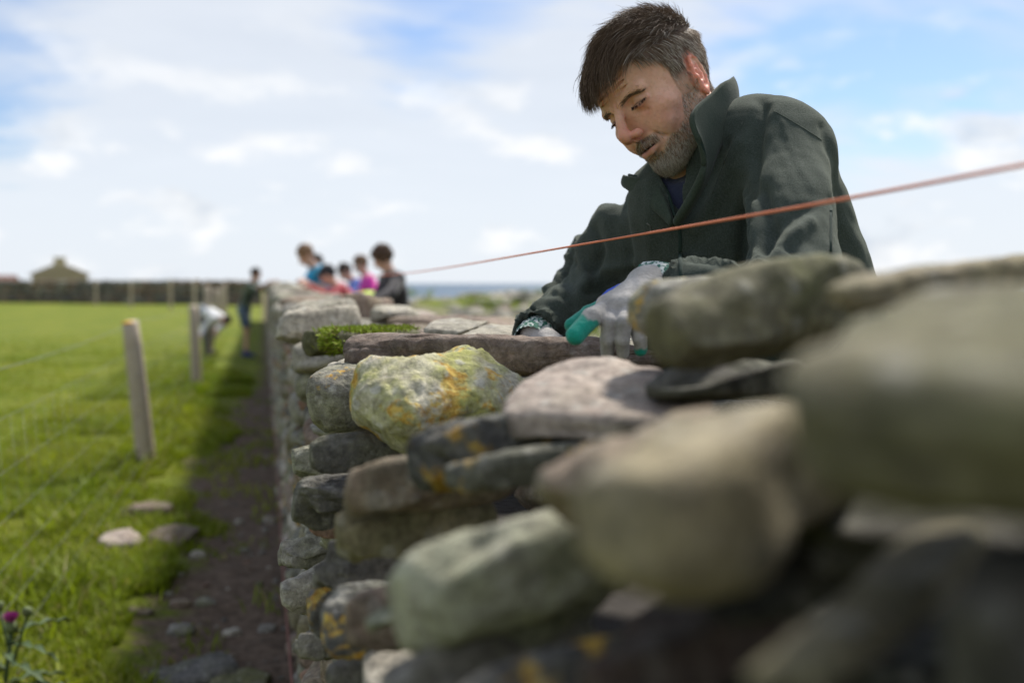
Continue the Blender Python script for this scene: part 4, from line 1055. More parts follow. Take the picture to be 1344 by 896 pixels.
def build_details():
    m_zip = plain('zip_tape', (.012, .028, .021), .95, .2, 300, .001); m_metal = plain('zip_metal', (.55, .55, .53), .3, .1, 100, 0, .9)
    m_navy = plain('navy_knit', (.016, .021, .052), .9, .3, 200, .0015, 0, .3)
    # collar: two standing flaps open at the throat
    base = [(893, 292, 1.52), (922, 245, 1.475), (943, 195, 1.49), (966, 160, 1.575), (958, 150, 1.70), (905, 192, 1.76), (848, 232, 1.72), (828, 250, 1.63), (850, 268, 1.56), (888, 292, 1.525)]
    top = [(889, 284, 1.505), (925, 214, 1.45), (910, 152, 1.455), (957, 111, 1.565), (946, 120, 1.69), (890, 176, 1.76), (850, 229, 1.69), (826, 230, 1.62), (868, 240, 1.555), (886, 284, 1.515)]
    def spline(pts, n):
        pts = np.array(pts); m = len(pts); out = []
        for t in np.linspace(0, m-1, n):
            i = min(int(t), m-2); u = t-i; p0, p1, p2, p3 = pts[max(i-1, 0)], pts[i], pts[i+1], pts[min(i+2, m-1)]
            out.append(.5*((2*p1)+(p2-p0)*u+(2*p0-5*p1+4*p2-p3)*u*u+(3*p1-p0-3*p2+p3)*u**3))
        return np.array(out)
    nb, nr = 90, 12
    Bp = spline([P(*q) for q in base], nb); Tp = spline([P(*q) for q in top], nb); G = []
    cen = NECK1*.5+NECK0*.5
    for r in range(nr+1):
        t = r/nr; q = Bp*(1-t)+Tp*t; out = q-cen; out /= np.linalg.norm(out, axis=1, keepdims=True); G.append(q+out*(.010*math.sin(t*math.pi))+out*.0055*vnoise(q*26, 4)[:, None]+out*(.006*t*t))
    G = np.array(G); V = G.reshape(-1, 3); i = (np.arange(nr)[:, None]*nb+np.arange(nb-1)[None]).ravel(); F = np.stack([i, i+1, i+nb+1, i+nb], 1)
    N = vnormals(V, F); th = .0042; V2 = np.concatenate([V+N*th, V-N*th]); F2 = [F, F[:, ::-1]+len(V)]
    rim = list(range(nb)) + [r*nb+nb-1 for r in range(1, nr+1)] + [nr*nb+k for k in range(nb-2, -1, -1)] + [r*nb for r in range(nr-1, 0, -1)]
    Q = np.array([(rim[k], rim[k-1], rim[k-1]+len(V), rim[k]+len(V)) for k in range(len(rim))])
    rel(mesh_np('collar', V2, np.concatenate(F2+[Q]), M['collar'], man))
    mb = MB(); add_tube(mb, Tp[:38], .0028, 6); add_tube(mb, Tp[-32:], .0028, 6); rel(mb.build('collar_piping', m_zip, man))
    # zip from the throat down
    line = [(890, 288), (893, 310), (893, 335), (894, 360), (894, 385), (894, 410)]; pts = []
    for a, b in zip(line[:-1], line[1:]):
        for t in np.linspace(0, 1, 5)[:-1]: pts.append(hit(a[0]+(b[0]-a[0])*t, a[1]+(b[1]-a[1])*t, -.0005)[0])
    mb = MB(); add_tube(mb, pts, .0034, 6); rel(mb.build('zip', m_zip, man))
    h = hit(889, 289, .004)[0]; mb = MB(); V, F = stone_vf(900, 5, 4, 0); mb.add(V*np.array([.0036, .003, .0042])+h, F); add_tube(mb, [h+(0, 0, -.003), h+(-.002, 0, -.014)], .0016, 6); rel(mb.build('zip_pull', m_metal, man))
    # sleeve zip, seams, small stitched mark
    pts = [hit(1090, y, -.0003)[0] for y in (272, 285, 300, 316, 330)]; mb = MB(); add_tube(mb, pts, .0022, 6); rel(mb.build('sleeve_zip', m_zip, man))
    mb = MB(); p0 = hit(1090, 276, .003)[0]; add_tube(mb, [p0, p0+(0, 0, -.014)], .0030, 6); rel(mb.build('zip_pull', m_zip, man))
    mb = MB()
    for ln in ([(1016, 146), (1050, 166), (1078, 184)], [(975, 160), (950, 215), (935, 255)]):
        pts = []
        for a, b in zip(ln[:-1], ln[1:]):
            for t in np.linspace(0, 1, 9): pts.append(hit(a[0]+(b[0]-a[0])*t, a[1]+(b[1]-a[1])*t, -.0004)[0])
        run = [pts[0]]
        for q in pts[1:]+[np.full(3, 99.)]:
            if np.linalg.norm(q-run[-1]) < .03: run.append(q)
            else:
                if len(run) > 2: add_tube(mb, run, .0012, 5)
                run = [q]
    rel(mb.build('seam', M['fleece'], man))
    pts = [hit(x, y, .0003)[0] for x, y in ((849, 293), (853, 296), (854, 303), (851, 307))]; mb = MB(); add_tube(mb, pts, .0012, 5); rel(mb.build('stitched_mark', plain('thread', (.12, .13, .11), .8), man))
    # navy shirt under the open collar
    V, F = SHIRT; rel(mesh_np('shirt', V, F, m_navy, man))
    # trousers and boots
    m_tr = plain('dark_work_trousers', (.045, .045, .05), .9, .3, 60, .003); m_bt = plain('leather_boots', (.06, .042, .03), .6, .3, 60, .003)
    lo = PEL-np.array([.3, .35, 0]); lo[2] = -.02; hi = PEL+np.array([.35, .35, .16]); f = Field(lo, hi, .012)
    g = Field(lo, hi, .009)
    f.op(ell(PEL, (.178, .132, .14), TR))
    for s in (1, -1):
        h, k, a = leg(s); f.op(cap(h, k, .098, .072), .05); f.op(cap(k, a, .070, .060), .03)
        g.op(cap(a+np.array([0, 0, .05]), a-np.array([0, 0, .03]), .052, .05)); g.op(cap(a-np.array([-.03, 0, .045]), a+np.array([-.16, -.05, -.05]), .045, .042), .03)
    g.D = np.maximum(g.D, -((g.lo[2]+g.h*np.arange(g.n[2]))[None, None, :].astype(np.float32)-.0))
    V, F = f.mesh(); V = V+vnormals(V, F)*(.008*vnoise(V*9, 3))[:, None]; rel(mesh_np('trousers', V, F, m_tr, man)); V, F = g.mesh(); rel(mesh_np('boots', V, F, m_bt, man))
build_details()
# ---- gloves
def build_gloves():
    G = (.40, .375, .35); GREEN = (.0, .27, .19)
    def fingers(f, chains, k=.004):
        for ch in chains:
            for (a, ra), (b, rb) in zip(ch[:-1], ch[1:]): f.op(cap(a, b, ra, rb), k)
    p = lambda x, y, d: P(x, y, d)
    idx = [(p(797, 404, 1.275), .0115), (p(776, 417, 1.225), .0125), (p(755, 440, 1.205), .0115)]
    th = [(p(838, 380, 1.335), .0150), (p(797, 400, 1.330), .0115), (p(773, 412, 1.305), .0112), (p(751, 427, 1.285), .0102)]
    mid = [(p(806, 404, 1.262), .0098), (p(800, 424, 1.232), .0098), (p(797, 446, 1.235), .0094), (p(797, 462, 1.245), .0084)]
    rng = [(p(822, 403, 1.255), .0096), (p(819, 424, 1.225), .0096), (p(817, 446, 1.228), .0092), (p(818, 463, 1.238), .0082)]
    lit = [(p(838, 402, 1.255), .0092), (p(839, 424, 1.230), .0090), (p(839, 444, 1.232), .0086), (p(841, 459, 1.24), .0085)]
    wr = p(862, 372, 1.335)
    f = Field(np.min([c[0] for ch in (idx, th, mid, rng, lit) for c in ch]+[wr], 0)-.04, np.max([c[0] for ch in (idx, th, mid, rng, lit) for c in ch]+[wr], 0)+.05, .0017)
    f.op(cap(wr, p(850, 377, 1.32), .026, .028))
    for ch, r in ((idx, .016), (mid, .017), (rng, .016), (lit, .015)): f.op(cap(p(852, 377, 1.32), ch[0][0], .022, r), .012)
    fingers(f, (idx, th, mid, rng, lit), .0025)
    for ch in (idx, mid, rng, lit): f.op(ell(ch[0][0]+UPV*.003-FW*.002, (.0108, .0108, .0100)), .008)
    V, F = f.mesh(); N = vnormals(V, F)
    V = V + N*(.0007*vnoise(V*70, 3)+.0003*vnoise(V*np.array([160, 160, 90]), 4)+.00012*vnoise(V*420, 5))[:, None]
    c = np.tile(np.array(G), (len(V), 1))
    def dip(ch, frac, axis):
        best = np.full(len(V), 1e9); s = np.zeros(len(V)); acc = 0; tot = sum(np.linalg.norm(b[0]-a[0]) for a, b in zip(ch[:-1], ch[1:]))
        for (a, ra), (b, rb) in zip(ch[:-1], ch[1:]):
            ab = b-a; L = np.linalg.norm(ab); t = np.clip((V-a) @ ab/(L*L), 0, 1); d = np.linalg.norm(V-a-t[:, None]*ab, axis=1)-ra
            m = d < best; best = np.where(m, d, best); s = np.where(m, (acc+t*L)/tot, s); acc += L
        return best, s
    B = [dip(ch, 0, 0) for ch in (idx, th, mid, rng, lit)]; who = np.argmin([b[0] for b in B], 0)
    for k, fr in enumerate((.42, .34, 1.3, 1.3, .93)):
        s = B[k][1]; under = ((V-np.array(idx[1][0])) @ UPV < -.001) if k == 0 else np.ones(len(V), bool)
        w = sstep(s+.06*vnoise(V*120, 9), fr-.03, fr+.03)*(who == k)
        if k == 0: w = np.maximum(w*sstep(-((V-idx[1][0]) @ UPV)+.6*((V-idx[1][0]) @ -RT)+.004*vnoise(V*150, 4), .000, .005), sstep(s, .80, .88)*(who == 0))
        c = c*(1-w[:, None])+np.array(GREEN)*w[:, None]
    c = c*(.80+.30*np.clip(.5+.6*fbm(V*55, 14, 3), 0, 1))[:, None]
    palm = ((N @ (FW*.8+UPV*-.4)) > .55)[:, None]*.9; c = c*(1-palm)+np.array(GREEN)*palm
    pink = (np.exp(-(np.linalg.norm(V-idx[0][0]-UPV*.006+RT*.012, axis=1)/.014)**2))[:, None]*.55; c = c*(1-pink)+np.array((.66, .52, .44))*pink
    rel(mesh_np('glove', V, F, M['glove'], man, True, c))
    # right glove, mostly behind the slab
    w2 = RW; tip = p(742, 470, 1.60); f = Field(np.minimum(w2, tip)-.07, np.maximum(w2, tip)+.07, .0035); dirn = (tip-w2)/np.linalg.norm(tip-w2); sd = np.cross(dirn, UPV); sd /= np.linalg.norm(sd)
    f.op(cap(w2, w2+dirn*.05, .025, .026))
    for k, L in ((-1.5, .045), (-.5, .058), (.5, .062), (1.5, .055)):
        a = w2+dirn*.075+sd*k*.019; f.op(cap(w2+dirn*.03, a, .02, .013), .01); f.op(cap(a, a+dirn*L*.6-UPV*.008, .011, .0105), .004); f.op(cap(a+dirn*L*.6-UPV*.008, a+dirn*L-UPV*.026, .0105, .009), .003)
    f.op(cap(w2+dirn*.03+sd*-.02, w2+dirn*.075+sd*-.055-UPV*.01, .014, .011), .006)
    V, F = f.mesh(); N = vnormals(V, F); V = V+N*(.0012*vnoise(V*90, 7))[:, None]
    dd = (V-w2) @ dirn; g = sstep(dd, .085, .095)[:, None]; rel(mesh_np('glove', V, F, M['glove'], man, True, np.array(G)*(1-g)+np.array(GREEN)*g))
    # ribbed cuffs with white and green flecks
    m, t, b = material('glove_cuff'); pos = t.n('ShaderNodeNewGeometry').outputs['Position']
    v1 = t.n('ShaderNodeTexVoronoi'); t.put(v1.inputs['Vector'], pos); v1.inputs['Scale'].default_value = 230; sc_ = t.n('ShaderNodeSeparateColor', None, i0=v1.outputs['Color'])
    t.put(b.inputs['Base Color'], t.mix(t.ramp(sc_.outputs[0], .46, .52), (.62, .66, .62), (.035, .14, .10))); b.inputs['Roughness'].default_value = .9; bump(t, b, v1.outputs['Distance'], .6, .002)
    for a, b_, c_ in ((wr, LE, p(838, 373, 1.32)), (RW, RE, RW+dirn*.022)):
        ax = (b_-a)/np.linalg.norm(b_-a); mb = MB(); n = 40; V = []; s0 = np.cross(ax, UPV); s0 /= np.linalg.norm(s0); s1 = np.cross(ax, s0)
        ring = [(-.022 if a is wr else -.024, .0285), (-.012, .031), (0, .0325), (.014, .0325), (.03, .0315)]
        for (h, r) in ring:
            for k in range(n):
                w = 2*math.pi*k/n; rr = r+.0009*math.cos(k*math.pi); V.append(a+ax*h+rr*(math.cos(w)*s0+math.sin(w)*s1*.9))
        F = np.array([(i*n+k, i*n+(k+1) % n, (i+1)*n+(k+1) % n, (i+1)*n+k) for i in range(len(ring)-1) for k in range(n)])
        mb.add(np.array(V), F); rel(mb.build('glove_cuff', m, man))
    mb = MB(); pts = [p(785, 397, 1.335), p(800, 387, 1.345), p(816, 379, 1.35), p(832, 372, 1.352)]; V, F, F3 = tube(pts, [.004, .0075, .008, .006], 10); mb.add(V, F); mb.f3.append(F3)
    rel(mb.build('glove_trim', plain('blue_trim', (.015, .075, .55), .6, .15, 80, .001), man))
build_gloves()

# ------------------------------------------------------------------ pasture fence
def post_mesh(seed, h, r, top=None):
    rs = np.random.RandomState(seed); n = 12; mb = MB(); V = []; zs = np.linspace(-.25, h, 9)
    for i, z in enumerate(zs):
        for k in range(n):
            w = 2*math.pi*k/n; rr = r*(1-.10*max(z, 0)/h)*(1+.06*vnoise(np.array([math.cos(w)*1.5, math.sin(w)*1.5, z*2.0+seed]), 3))*(.92 if i == len(zs)-1 else 1)
            V.append((rr*math.cos(w), rr*math.sin(w), z+(.012*math.cos(w-1) if i == len(zs)-1 else 0)))
    V.append((0, 0, h+.006)); m = len(zs)
    F = np.array([(i*n+k, i*n+(k+1) % n, (i+1)*n+(k+1) % n, (i+1)*n+k) for i in range(m-1) for k in range(n)])
    mb.add(np.array(V), F); mb.f3.append(np.array([((m-1)*n+k, (m-1)*n+(k+1) % n, m*n) for k in range(n)]))
    return mb
def build_fence():
    fence = tag(empty('wire_fence', (-.85, 3, 0)), 'wire netting fence on weathered wooden posts beside the wall path', 'fence'); F0 = np.array([-.85, 3, 0])
    posts = [(-.80, 1.75, 1.02, -3, 2), (-.765, 6.95, .985, -6.0, 3), (-.765, 12.0, .965, -2.5, 1), (-.93, 17.8, 1.16, 0, 0), (-1.05, 23.4, 1.1, 1, 0), (-1.18, 29.5, 1.1, 0, 0), (-1.32, 36.3, 1.22, 0, 0)]
    tops = []
    for i, (x, y, h, lx, ly) in enumerate(posts):
        o = post_mesh(i, h, .062 if i < 6 else .085).build('post', M['wood'], fence); o.location = Vector((x, y, float(ground_z(x, y)))) - Vector(F0)
        o.rotation_euler = (math.radians(ly), math.radians(lx), 0.4*i)
        R = np.array(o.rotation_euler.to_matrix()); tops.append((np.array([x, y, 0]), R))
        if i == 1:      # lichen tuft on the top
            V, F = stone_vf(77, 5, 2.2, 2); l = mesh_np('lichen', V*np.array([.035, .03, .010])+np.array([-.02, -.01, h+.002]), F, plain('orange_lichen', (.62, .33, .03), .9, .3, 60, .004), o)
    o0 = MB()
    heights = [.96, .80, .64, .50, .37, .25, .13, .04]
    for hz in heights:
        pts = []
        for (p, R), (q, S) in zip(tops[:-1], tops[1:]):
            a = p+R @ np.array([.055, 0, hz]); b = q+S @ np.array([.055, 0, hz])
            for t in np.linspace(0, 1, 6)[:-1]: w = a*(1-t)+b*t; w[2] += -.03*math.sin(t*math.pi)*(1 if hz > .9 else .6); pts.append(w-F0)
        mb = MB(); add_tube(mb, pts, .0009 if hz < .9 else .0014, 4); mb.build('wire', M['wire'], fence)
    mb = MB()
    for (p, R), (q, S) in zip(tops[:3], tops[1:4]):
        n = int(np.linalg.norm(q-p)/.16)
        for k in range(n):
            t = (k+.5)/n; a = (p+R @ np.array([.055, 0, .80]))*(1-t)+(q+S @ np.array([.055, 0, .80]))*t; b = (p+R @ np.array([.055, 0, .04]))*(1-t)+(q+S @ np.array([.055, 0, .04]))*t
            a[2] -= .02*math.sin(t*math.pi); add_tube(mb, [a-F0, b-F0], .0005, 3)
    o = mb.build('netting_stays', M['wire'], fence); o['kind'] = 'stuff'
    # far pasture fence running off to the left along the dark wall
    ff = tag(empty('post_fence', (-12, 45, 0)), 'row of wooden fence posts standing in front of the dark far wall', 'fence'); F1 = Vector((-12, 45, 0))
    px = [(285, 46.5), (255, 43), (224, 46), (172, 51), (126, 56), (86, 61), (58, 65), (41, 69), (22, 72), (7, 75)]; wt = []
    base = post_mesh(20, 1.22, .075).build('post', M['wood'], ff)
    for i, (x, d) in enumerate(px[1:]):
        w = P(x, 390, d); z = float(ground_z(w[0], w[1])); o = base if i == 0 else link(base.copy(), ff)
        big = 1.5 if x == 22 else 1.0
        o.location = Vector((w[0], w[1], z)) - F1; o.scale = (big, big, 1.06+.1*random.random()); wt.append(np.array([w[0], w[1], z]))
    for hz in (.6, 1.1):
        mb = MB(); add_tube(mb, [w+np.array([0, -.06, hz])-np.array(F1) for w in wt], .006, 4); mb.build('wire', M['wire'], ff)
build_fence()

# ------------------------------------------------------------------ far wall, house, seaward bank
def stone_row_wall(name, label, pts, h0, th, seed, mats, size, nmax=160):
    t = tag(empty(name, tuple(pts[0])), label, 'wall', None, 'thing'); O = np.array(pts[0]); rs = random.Random(seed); c = []
    for a, b in zip(pts[:-1], pts[1:]):
        a, b = np.array(a, float), np.array(b, float); L = np.linalg.norm(b-a); d = (b-a)/L; n = np.array([d[1], -d[0], 0]); n = n if n @ (EYE-a) > 0 else -n
        z = 0
        while z < h0:
            hz = rs.uniform(.5, .9)*size*.5; s = 0
            while s < L:
                l = rs.uniform(.6, 1.5)*size*.5*1.6; p = a+d*(s+l); zz = float(ground_z(p[0], p[1]))+z+hz
                if z+hz < h0 + rs.uniform(-.1, .12): c.append((p+n*(th*.35+rs.uniform(-.05, .05))+np.array([0, 0, zz]), (l*1.05, th*.3, hz*1.1), math.degrees(math.atan2(d[1], d[0]))+rs.uniform(-8, 8), rs.randrange(26), rs.choice(mats)))
                s += 2*l
            z += 1.9*hz
    c.sort(key=lambda q: np.linalg.norm(q[0]-EYE)); mbs = {}
    low = [stone_vf(700+k, 4, 3, 5) for k in range(10)]
    tpl = {}
    for i, (p, h, yaw, k, m_) in enumerate(c):
        R = Matrix.Rotation(math.radians(yaw), 3, 'Z')
        if i < nmax:
            if (k % 10, m_) not in tpl: o = mesh_np('stone', *low[k % 10], ST[m_]); tpl[k % 10, m_] = o.data; bpy.data.objects.remove(o)
            o = link(bpy.data.objects.new('stone', tpl[k % 10, m_]), t); o.matrix_local = Matrix.Translation(Vector(p-O)) @ R.to_4x4() @ Matrix.Diagonal((*h, 1))
        else:
            V, F = low[k % 10]; mbs.setdefault(m_, MB()).add((V*np.array(h)) @ np.array(R).T+p-O, F)
    if mbs:
        V = []; F = []; mi = []; n_ = 0; ml = []
        for m_, mb in mbs.items():
            v = np.concatenate(mb.v); f = np.concatenate(mb.f4); V.append(v); F.append(f+n_); n_ += len(v); mi.append(np.full(len(f), len(ml))); ml.append(ST[m_])
        o = mesh_np('stone_mass', np.concatenate(V), np.concatenate(F), ml, t, True, None, np.concatenate(mi)); o['kind'] = 'stuff'
    mb = MB()
    for a, b in zip(pts[:-1], pts[1:]):
        a, b = np.array(a, float), np.array(b, float); d = (b-a)/np.linalg.norm(b-a); n = np.array([d[1], -d[0], 0]); w = th*.3; q = np.array([a-n*w, b-n*w, b+n*w, a+n*w])-O
        lo = q.copy(); lo[:, 2] -= .5; hi = q.copy(); hi[:, 2] += h0*.93+min(ground_z(a[0], a[1]), ground_z(b[0], b[1])); mb.add(np.concatenate([lo, hi]), BOXF)
    mb.build('dark_core', M['core_dark'], t, False)  # solid dark box behind the stones
    return t
stone_row_wall('field_wall', 'dark dry stone field wall across the far end of the pasture', [(-.2, 58, 0), (-16, 69, 0), (-34, 84, 0), (-62, 102, 0)], 1.30, .6, 41, ['dark']*2+['brown']*4+['grey2']*2, .42, 150)
def build_house():
    hx = P(80, 366, 118); O = np.array([hx[0], hx[1], float(ground_z(hx[0], hx[1]))])
    h = tag(empty('stone_house', tuple(O)), 'old brown stone cottage with a gable chimney beyond the field wall', 'house'); h.rotation_euler = (0, 0, math.radians(9))
    ms = stone_mat('house_stone', (.50, .40, .27), (.66, .54, .385), .2, 0, .0); mr = stone_mat('house_roof', (.36, .29, .20), (.48, .40, .29), .2, 0, .05)
    W, Lh, E, Rg = 2.95, 4.2, 2.3, 3.55
    V = np.array([(-W, -Lh, -.3), (W, -Lh, -.3), (W, Lh, -.3), (-W, Lh, -.3), (-W, -Lh, E), (W, -Lh, E), (W, Lh, E), (-W, Lh, E), (0, -Lh, Rg), (0, Lh, Rg)])
    mb = MB(); mb.add(V, np.array([(0, 1, 5, 4), (1, 2, 6, 5), (2, 3, 7, 6), (3, 0, 4, 7)])); mb.f3 += [np.array([(4, 5, 8), (6, 7, 9)])]; wl = mb.build('wall', ms, h, False)
    mb = MB()
    for s in (1, -1):
        a = np.array([s*(W+.25), 0, E-.10]); r = np.array([0, 0, Rg+.02]); nrm = np.array([s*(Rg-E), 0, W]); nrm = nrm/np.linalg.norm(nrm)*.12
        q = [(a[0], -Lh+.18, a[2]), (a[0], Lh+.1, a[2]), (r[0], Lh+.1, r[2]), (r[0], -Lh+.18, r[2])]; q = np.array(q); mb.add(np.concatenate([q, q+nrm]), BOXF)
    roof = mb.build('roof', mr, h, False)
    mb = MB(); mb.add(box_v((-.62, -Lh-.03, Rg-.45), (.62, -Lh+.8, Rg+.55)), BOXF); mb.add(box_v((-.70, -Lh-.08, Rg+.55), (.70, -Lh+.86, Rg+.68)), BOXF); mb.build('chimney', ms, roof, False)
    # coursed gable stones standing slightly proud
    rs = random.Random(4); mb = MB(); z = 0
    while z < Rg:
        hh = rs.uniform(.16, .3); x = -W
        while x < W:
            l = rs.uniform(.25, .7); lim = W if z+hh < E else W*(Rg-z-hh)/(Rg-E)
            if abs(x+.02) < lim and abs(x+l) < lim: mb.add(box_v((x+.02, -Lh-.05-rs.uniform(0, .04), z+.02), (x+l-.02, -Lh+.05, z+hh-.02)), BOXF)
            x += l
        z += hh
    o = mb.build('gable_stones', ms, h, False); o['kind'] = 'stuff'
    mb = MB(); mb.add(box_v((W-.02, -.5, 0), (W+.05, .5, 1.9)), BOXF); d = mb.build('door', M['wood'], h, False)
    # low outbuilding with a rusty roof at its left
    c = P(2, 372, 112); o = tag(empty('shed', (c[0], c[1], float(ground_z(c[0], c[1])))), 'low shed with a rusty red roof beside the stone cottage', 'shed')
    mb = MB(); mb.add(box_v((-2.2, -1.5, -.3), (1.4, 1.5, 1.5)), BOXF); mb.build('wall', mr, o, False)
    mb = MB(); V = np.array([(-2.4, -1.7, 1.5), (1.6, -1.7, 1.5), (1.6, 1.7, 1.5), (-2.4, 1.7, 1.5), (-2.4, 0, 2.15), (1.6, 0, 2.15)]); mb.add(V, np.array([(0, 1, 5, 4), (2, 3, 4, 5), (0, 3, 2, 1)])); mb.f3.append(np.array([(0, 4, 3), (1, 2, 5)])); mb.build('roof', plain('rusty_sheet', (.16, .075, .055), .8, .3, 3), o, False)
build_house()
def build_bank():
    rs = random.Random(12); O = np.array([3.0, 18, 0]); mb = {}
    t = tag(empty('rubble_bank', tuple(O)), 'low tumbled bank of pale beach stones between the wall and the sea', 'stone bank'); low = [stone_vf(800+k, 5, 2.8, 4) for k in range(12)]; tpl = {}; cs = []
    for k in range(1500):
        y = rs.uniform(11, 24); x = .9 + .13*y*rs.random() + (rs.random()**.8)*y*.62; u = (y-18)/6
        hgt = max(0, 1.02*math.exp(-u*u*1.1)) + .06*math.sin(x*1.7); s = rs.uniform(.08, .26)
        z = float(ground_z(x, y)); cs.append((np.array([x, y, z+hgt-s*.3+rs.uniform(-.05, .04)]), s, rs.uniform(0, 180), rs.randrange(12), rs.choice(['pale']*6+['grey']*3+['pink', 'brown', 'grey2', 'sage'])))
    def px_size(c): q = proj(c[0]); return c[1]/q[2] if q[0] < 720 else 0
    cs.sort(key=px_size, reverse=True)
    for i, (p, s, yaw, k, m_) in enumerate(cs):
        R = Matrix.Rotation(math.radians(yaw), 3, 'Z'); h = (s, s*.75, s*.5)
        if i < 120:
            if (k, m_) not in tpl: o = mesh_np('stone', *low[k], ST[m_]); tpl[k, m_] = o.data; bpy.data.objects.remove(o)
            o = link(bpy.data.objects.new('stone', tpl[k, m_]), t); o.matrix_local = Matrix.Translation(Vector(p-O)) @ R.to_4x4() @ Matrix.Diagonal((*h, 1))
        else: mb.setdefault(m_, MB()).add((low[k][0]*np.array(h)) @ np.array(R).T+p-O, low[k][1])
    V = []; F = []; mi = []; n_ = 0; ml = []
    for m_, b_ in mb.items():
        v = np.concatenate(b_.v); f = np.concatenate(b_.f4); V.append(v); F.append(f+n_); n_ += len(v); mi.append(np.full(len(f), len(ml))); ml.append(ST[m_])
    o = mesh_np('stone_mass', np.concatenate(V), np.concatenate(F), ml, t, True, None, np.concatenate(mi)); o['kind'] = 'stuff'
    # earth under the stones with tufts of grass
    xs = np.linspace(.9, 22, 60); ys = np.linspace(10.5, 25, 50); X, Y = np.meshgrid(xs, ys, indexing='ij'); U = (Y-18)/6
    Z = ground_z(X, Y)+1.02*np.exp(-U*U*1.1)*sstep(X, 1.0, 2.4)-.06+.05*vnoise(np.stack([X, Y, 0*X], -1)*1.3, 3); V = np.stack([X, Y, Z], -1).reshape(-1, 3); nx, ny = X.shape
    i = (np.arange(nx-1)[:, None]*ny+np.arange(ny-1)[None]).ravel(); mesh_np('earth', V-O, np.stack([i, i+ny, i+ny+1, i+1], 1), M['ground'], t)
    r2 = np.random.RandomState(2); n = 16000; y = r2.uniform(11, 24, n); x = .9+y*.75*r2.uniform(0, 1, n); p = np.stack([x, y, 0*x], 1); k = fbm(p*.55, 33, 2) > .12; x, y = x[k], y[k]; a = r2.uniform(0, 1, (len(x), 1))
    V, F, T, c = blades(x, y, r2.uniform(.08, .22, len(x)), .012, r2, np.array([.10, .17, .02])*(1-a)+np.array([.24, .27, .06])*a, .8); V[:, 2] += np.repeat(1.02*np.exp(-((y-18)/6)**2*1.1)*sstep(x, 1.0, 2.4), 5)
    m2 = MB(); m2.add(V-O, F, c); m2.f3.append(T); o = m2.build('grass', M['blade'], t, False, True); o['kind'] = 'stuff'
build_bank()

# ------------------------------------------------------------------ guide strings
def build_strings():
    m = plain('orange_twine', (.72, .21, .10), .75, .25, 300, .0006)
    A, B, Cc = P(1500, 186, .66), P(1110, 262, .90), P(750, 323, 1.62); D = P(540, 360, 3.3); E_ = np.array([.50, 9.3, 1.235]); pts = []
    q = [A, B, Cc, D, E_]
    A2 = A+(A-B)*1.2
    q = [A2]+q
    for a, b in zip(q[:-1], q[1:]):
        for t in np.linspace(0, 1, 15)[:-1]: pts.append(a*(1-t)+b*t)
    pts.append(q[-1]); pts = np.array(pts)
    for _ in range(30): pts[1:-1] = .5*pts[1:-1]+.25*(pts[:-2]+pts[2:])
    mb = MB(); add_tube(mb, pts, .0017, 8)
    tag(mb.build('guide_string', m), 'taut orange guide string stretched above the wall in front of the bearded man', 'string')
    # a second line pegged at the foot of the wall
    pts = np.array([(.060+.004*math.sin(y*1.3), y, .16-.003*y) for y in np.linspace(1.2, 13, 40)]); mb = MB(); add_tube(mb, pts, .0035, 6)
    tag(mb.build('guide_string', plain('old_red_twine', (.24, .10, .075), .85, .25, 200)), 'dull red guide string running low along the foot of the wall', 'string')
build_strings()

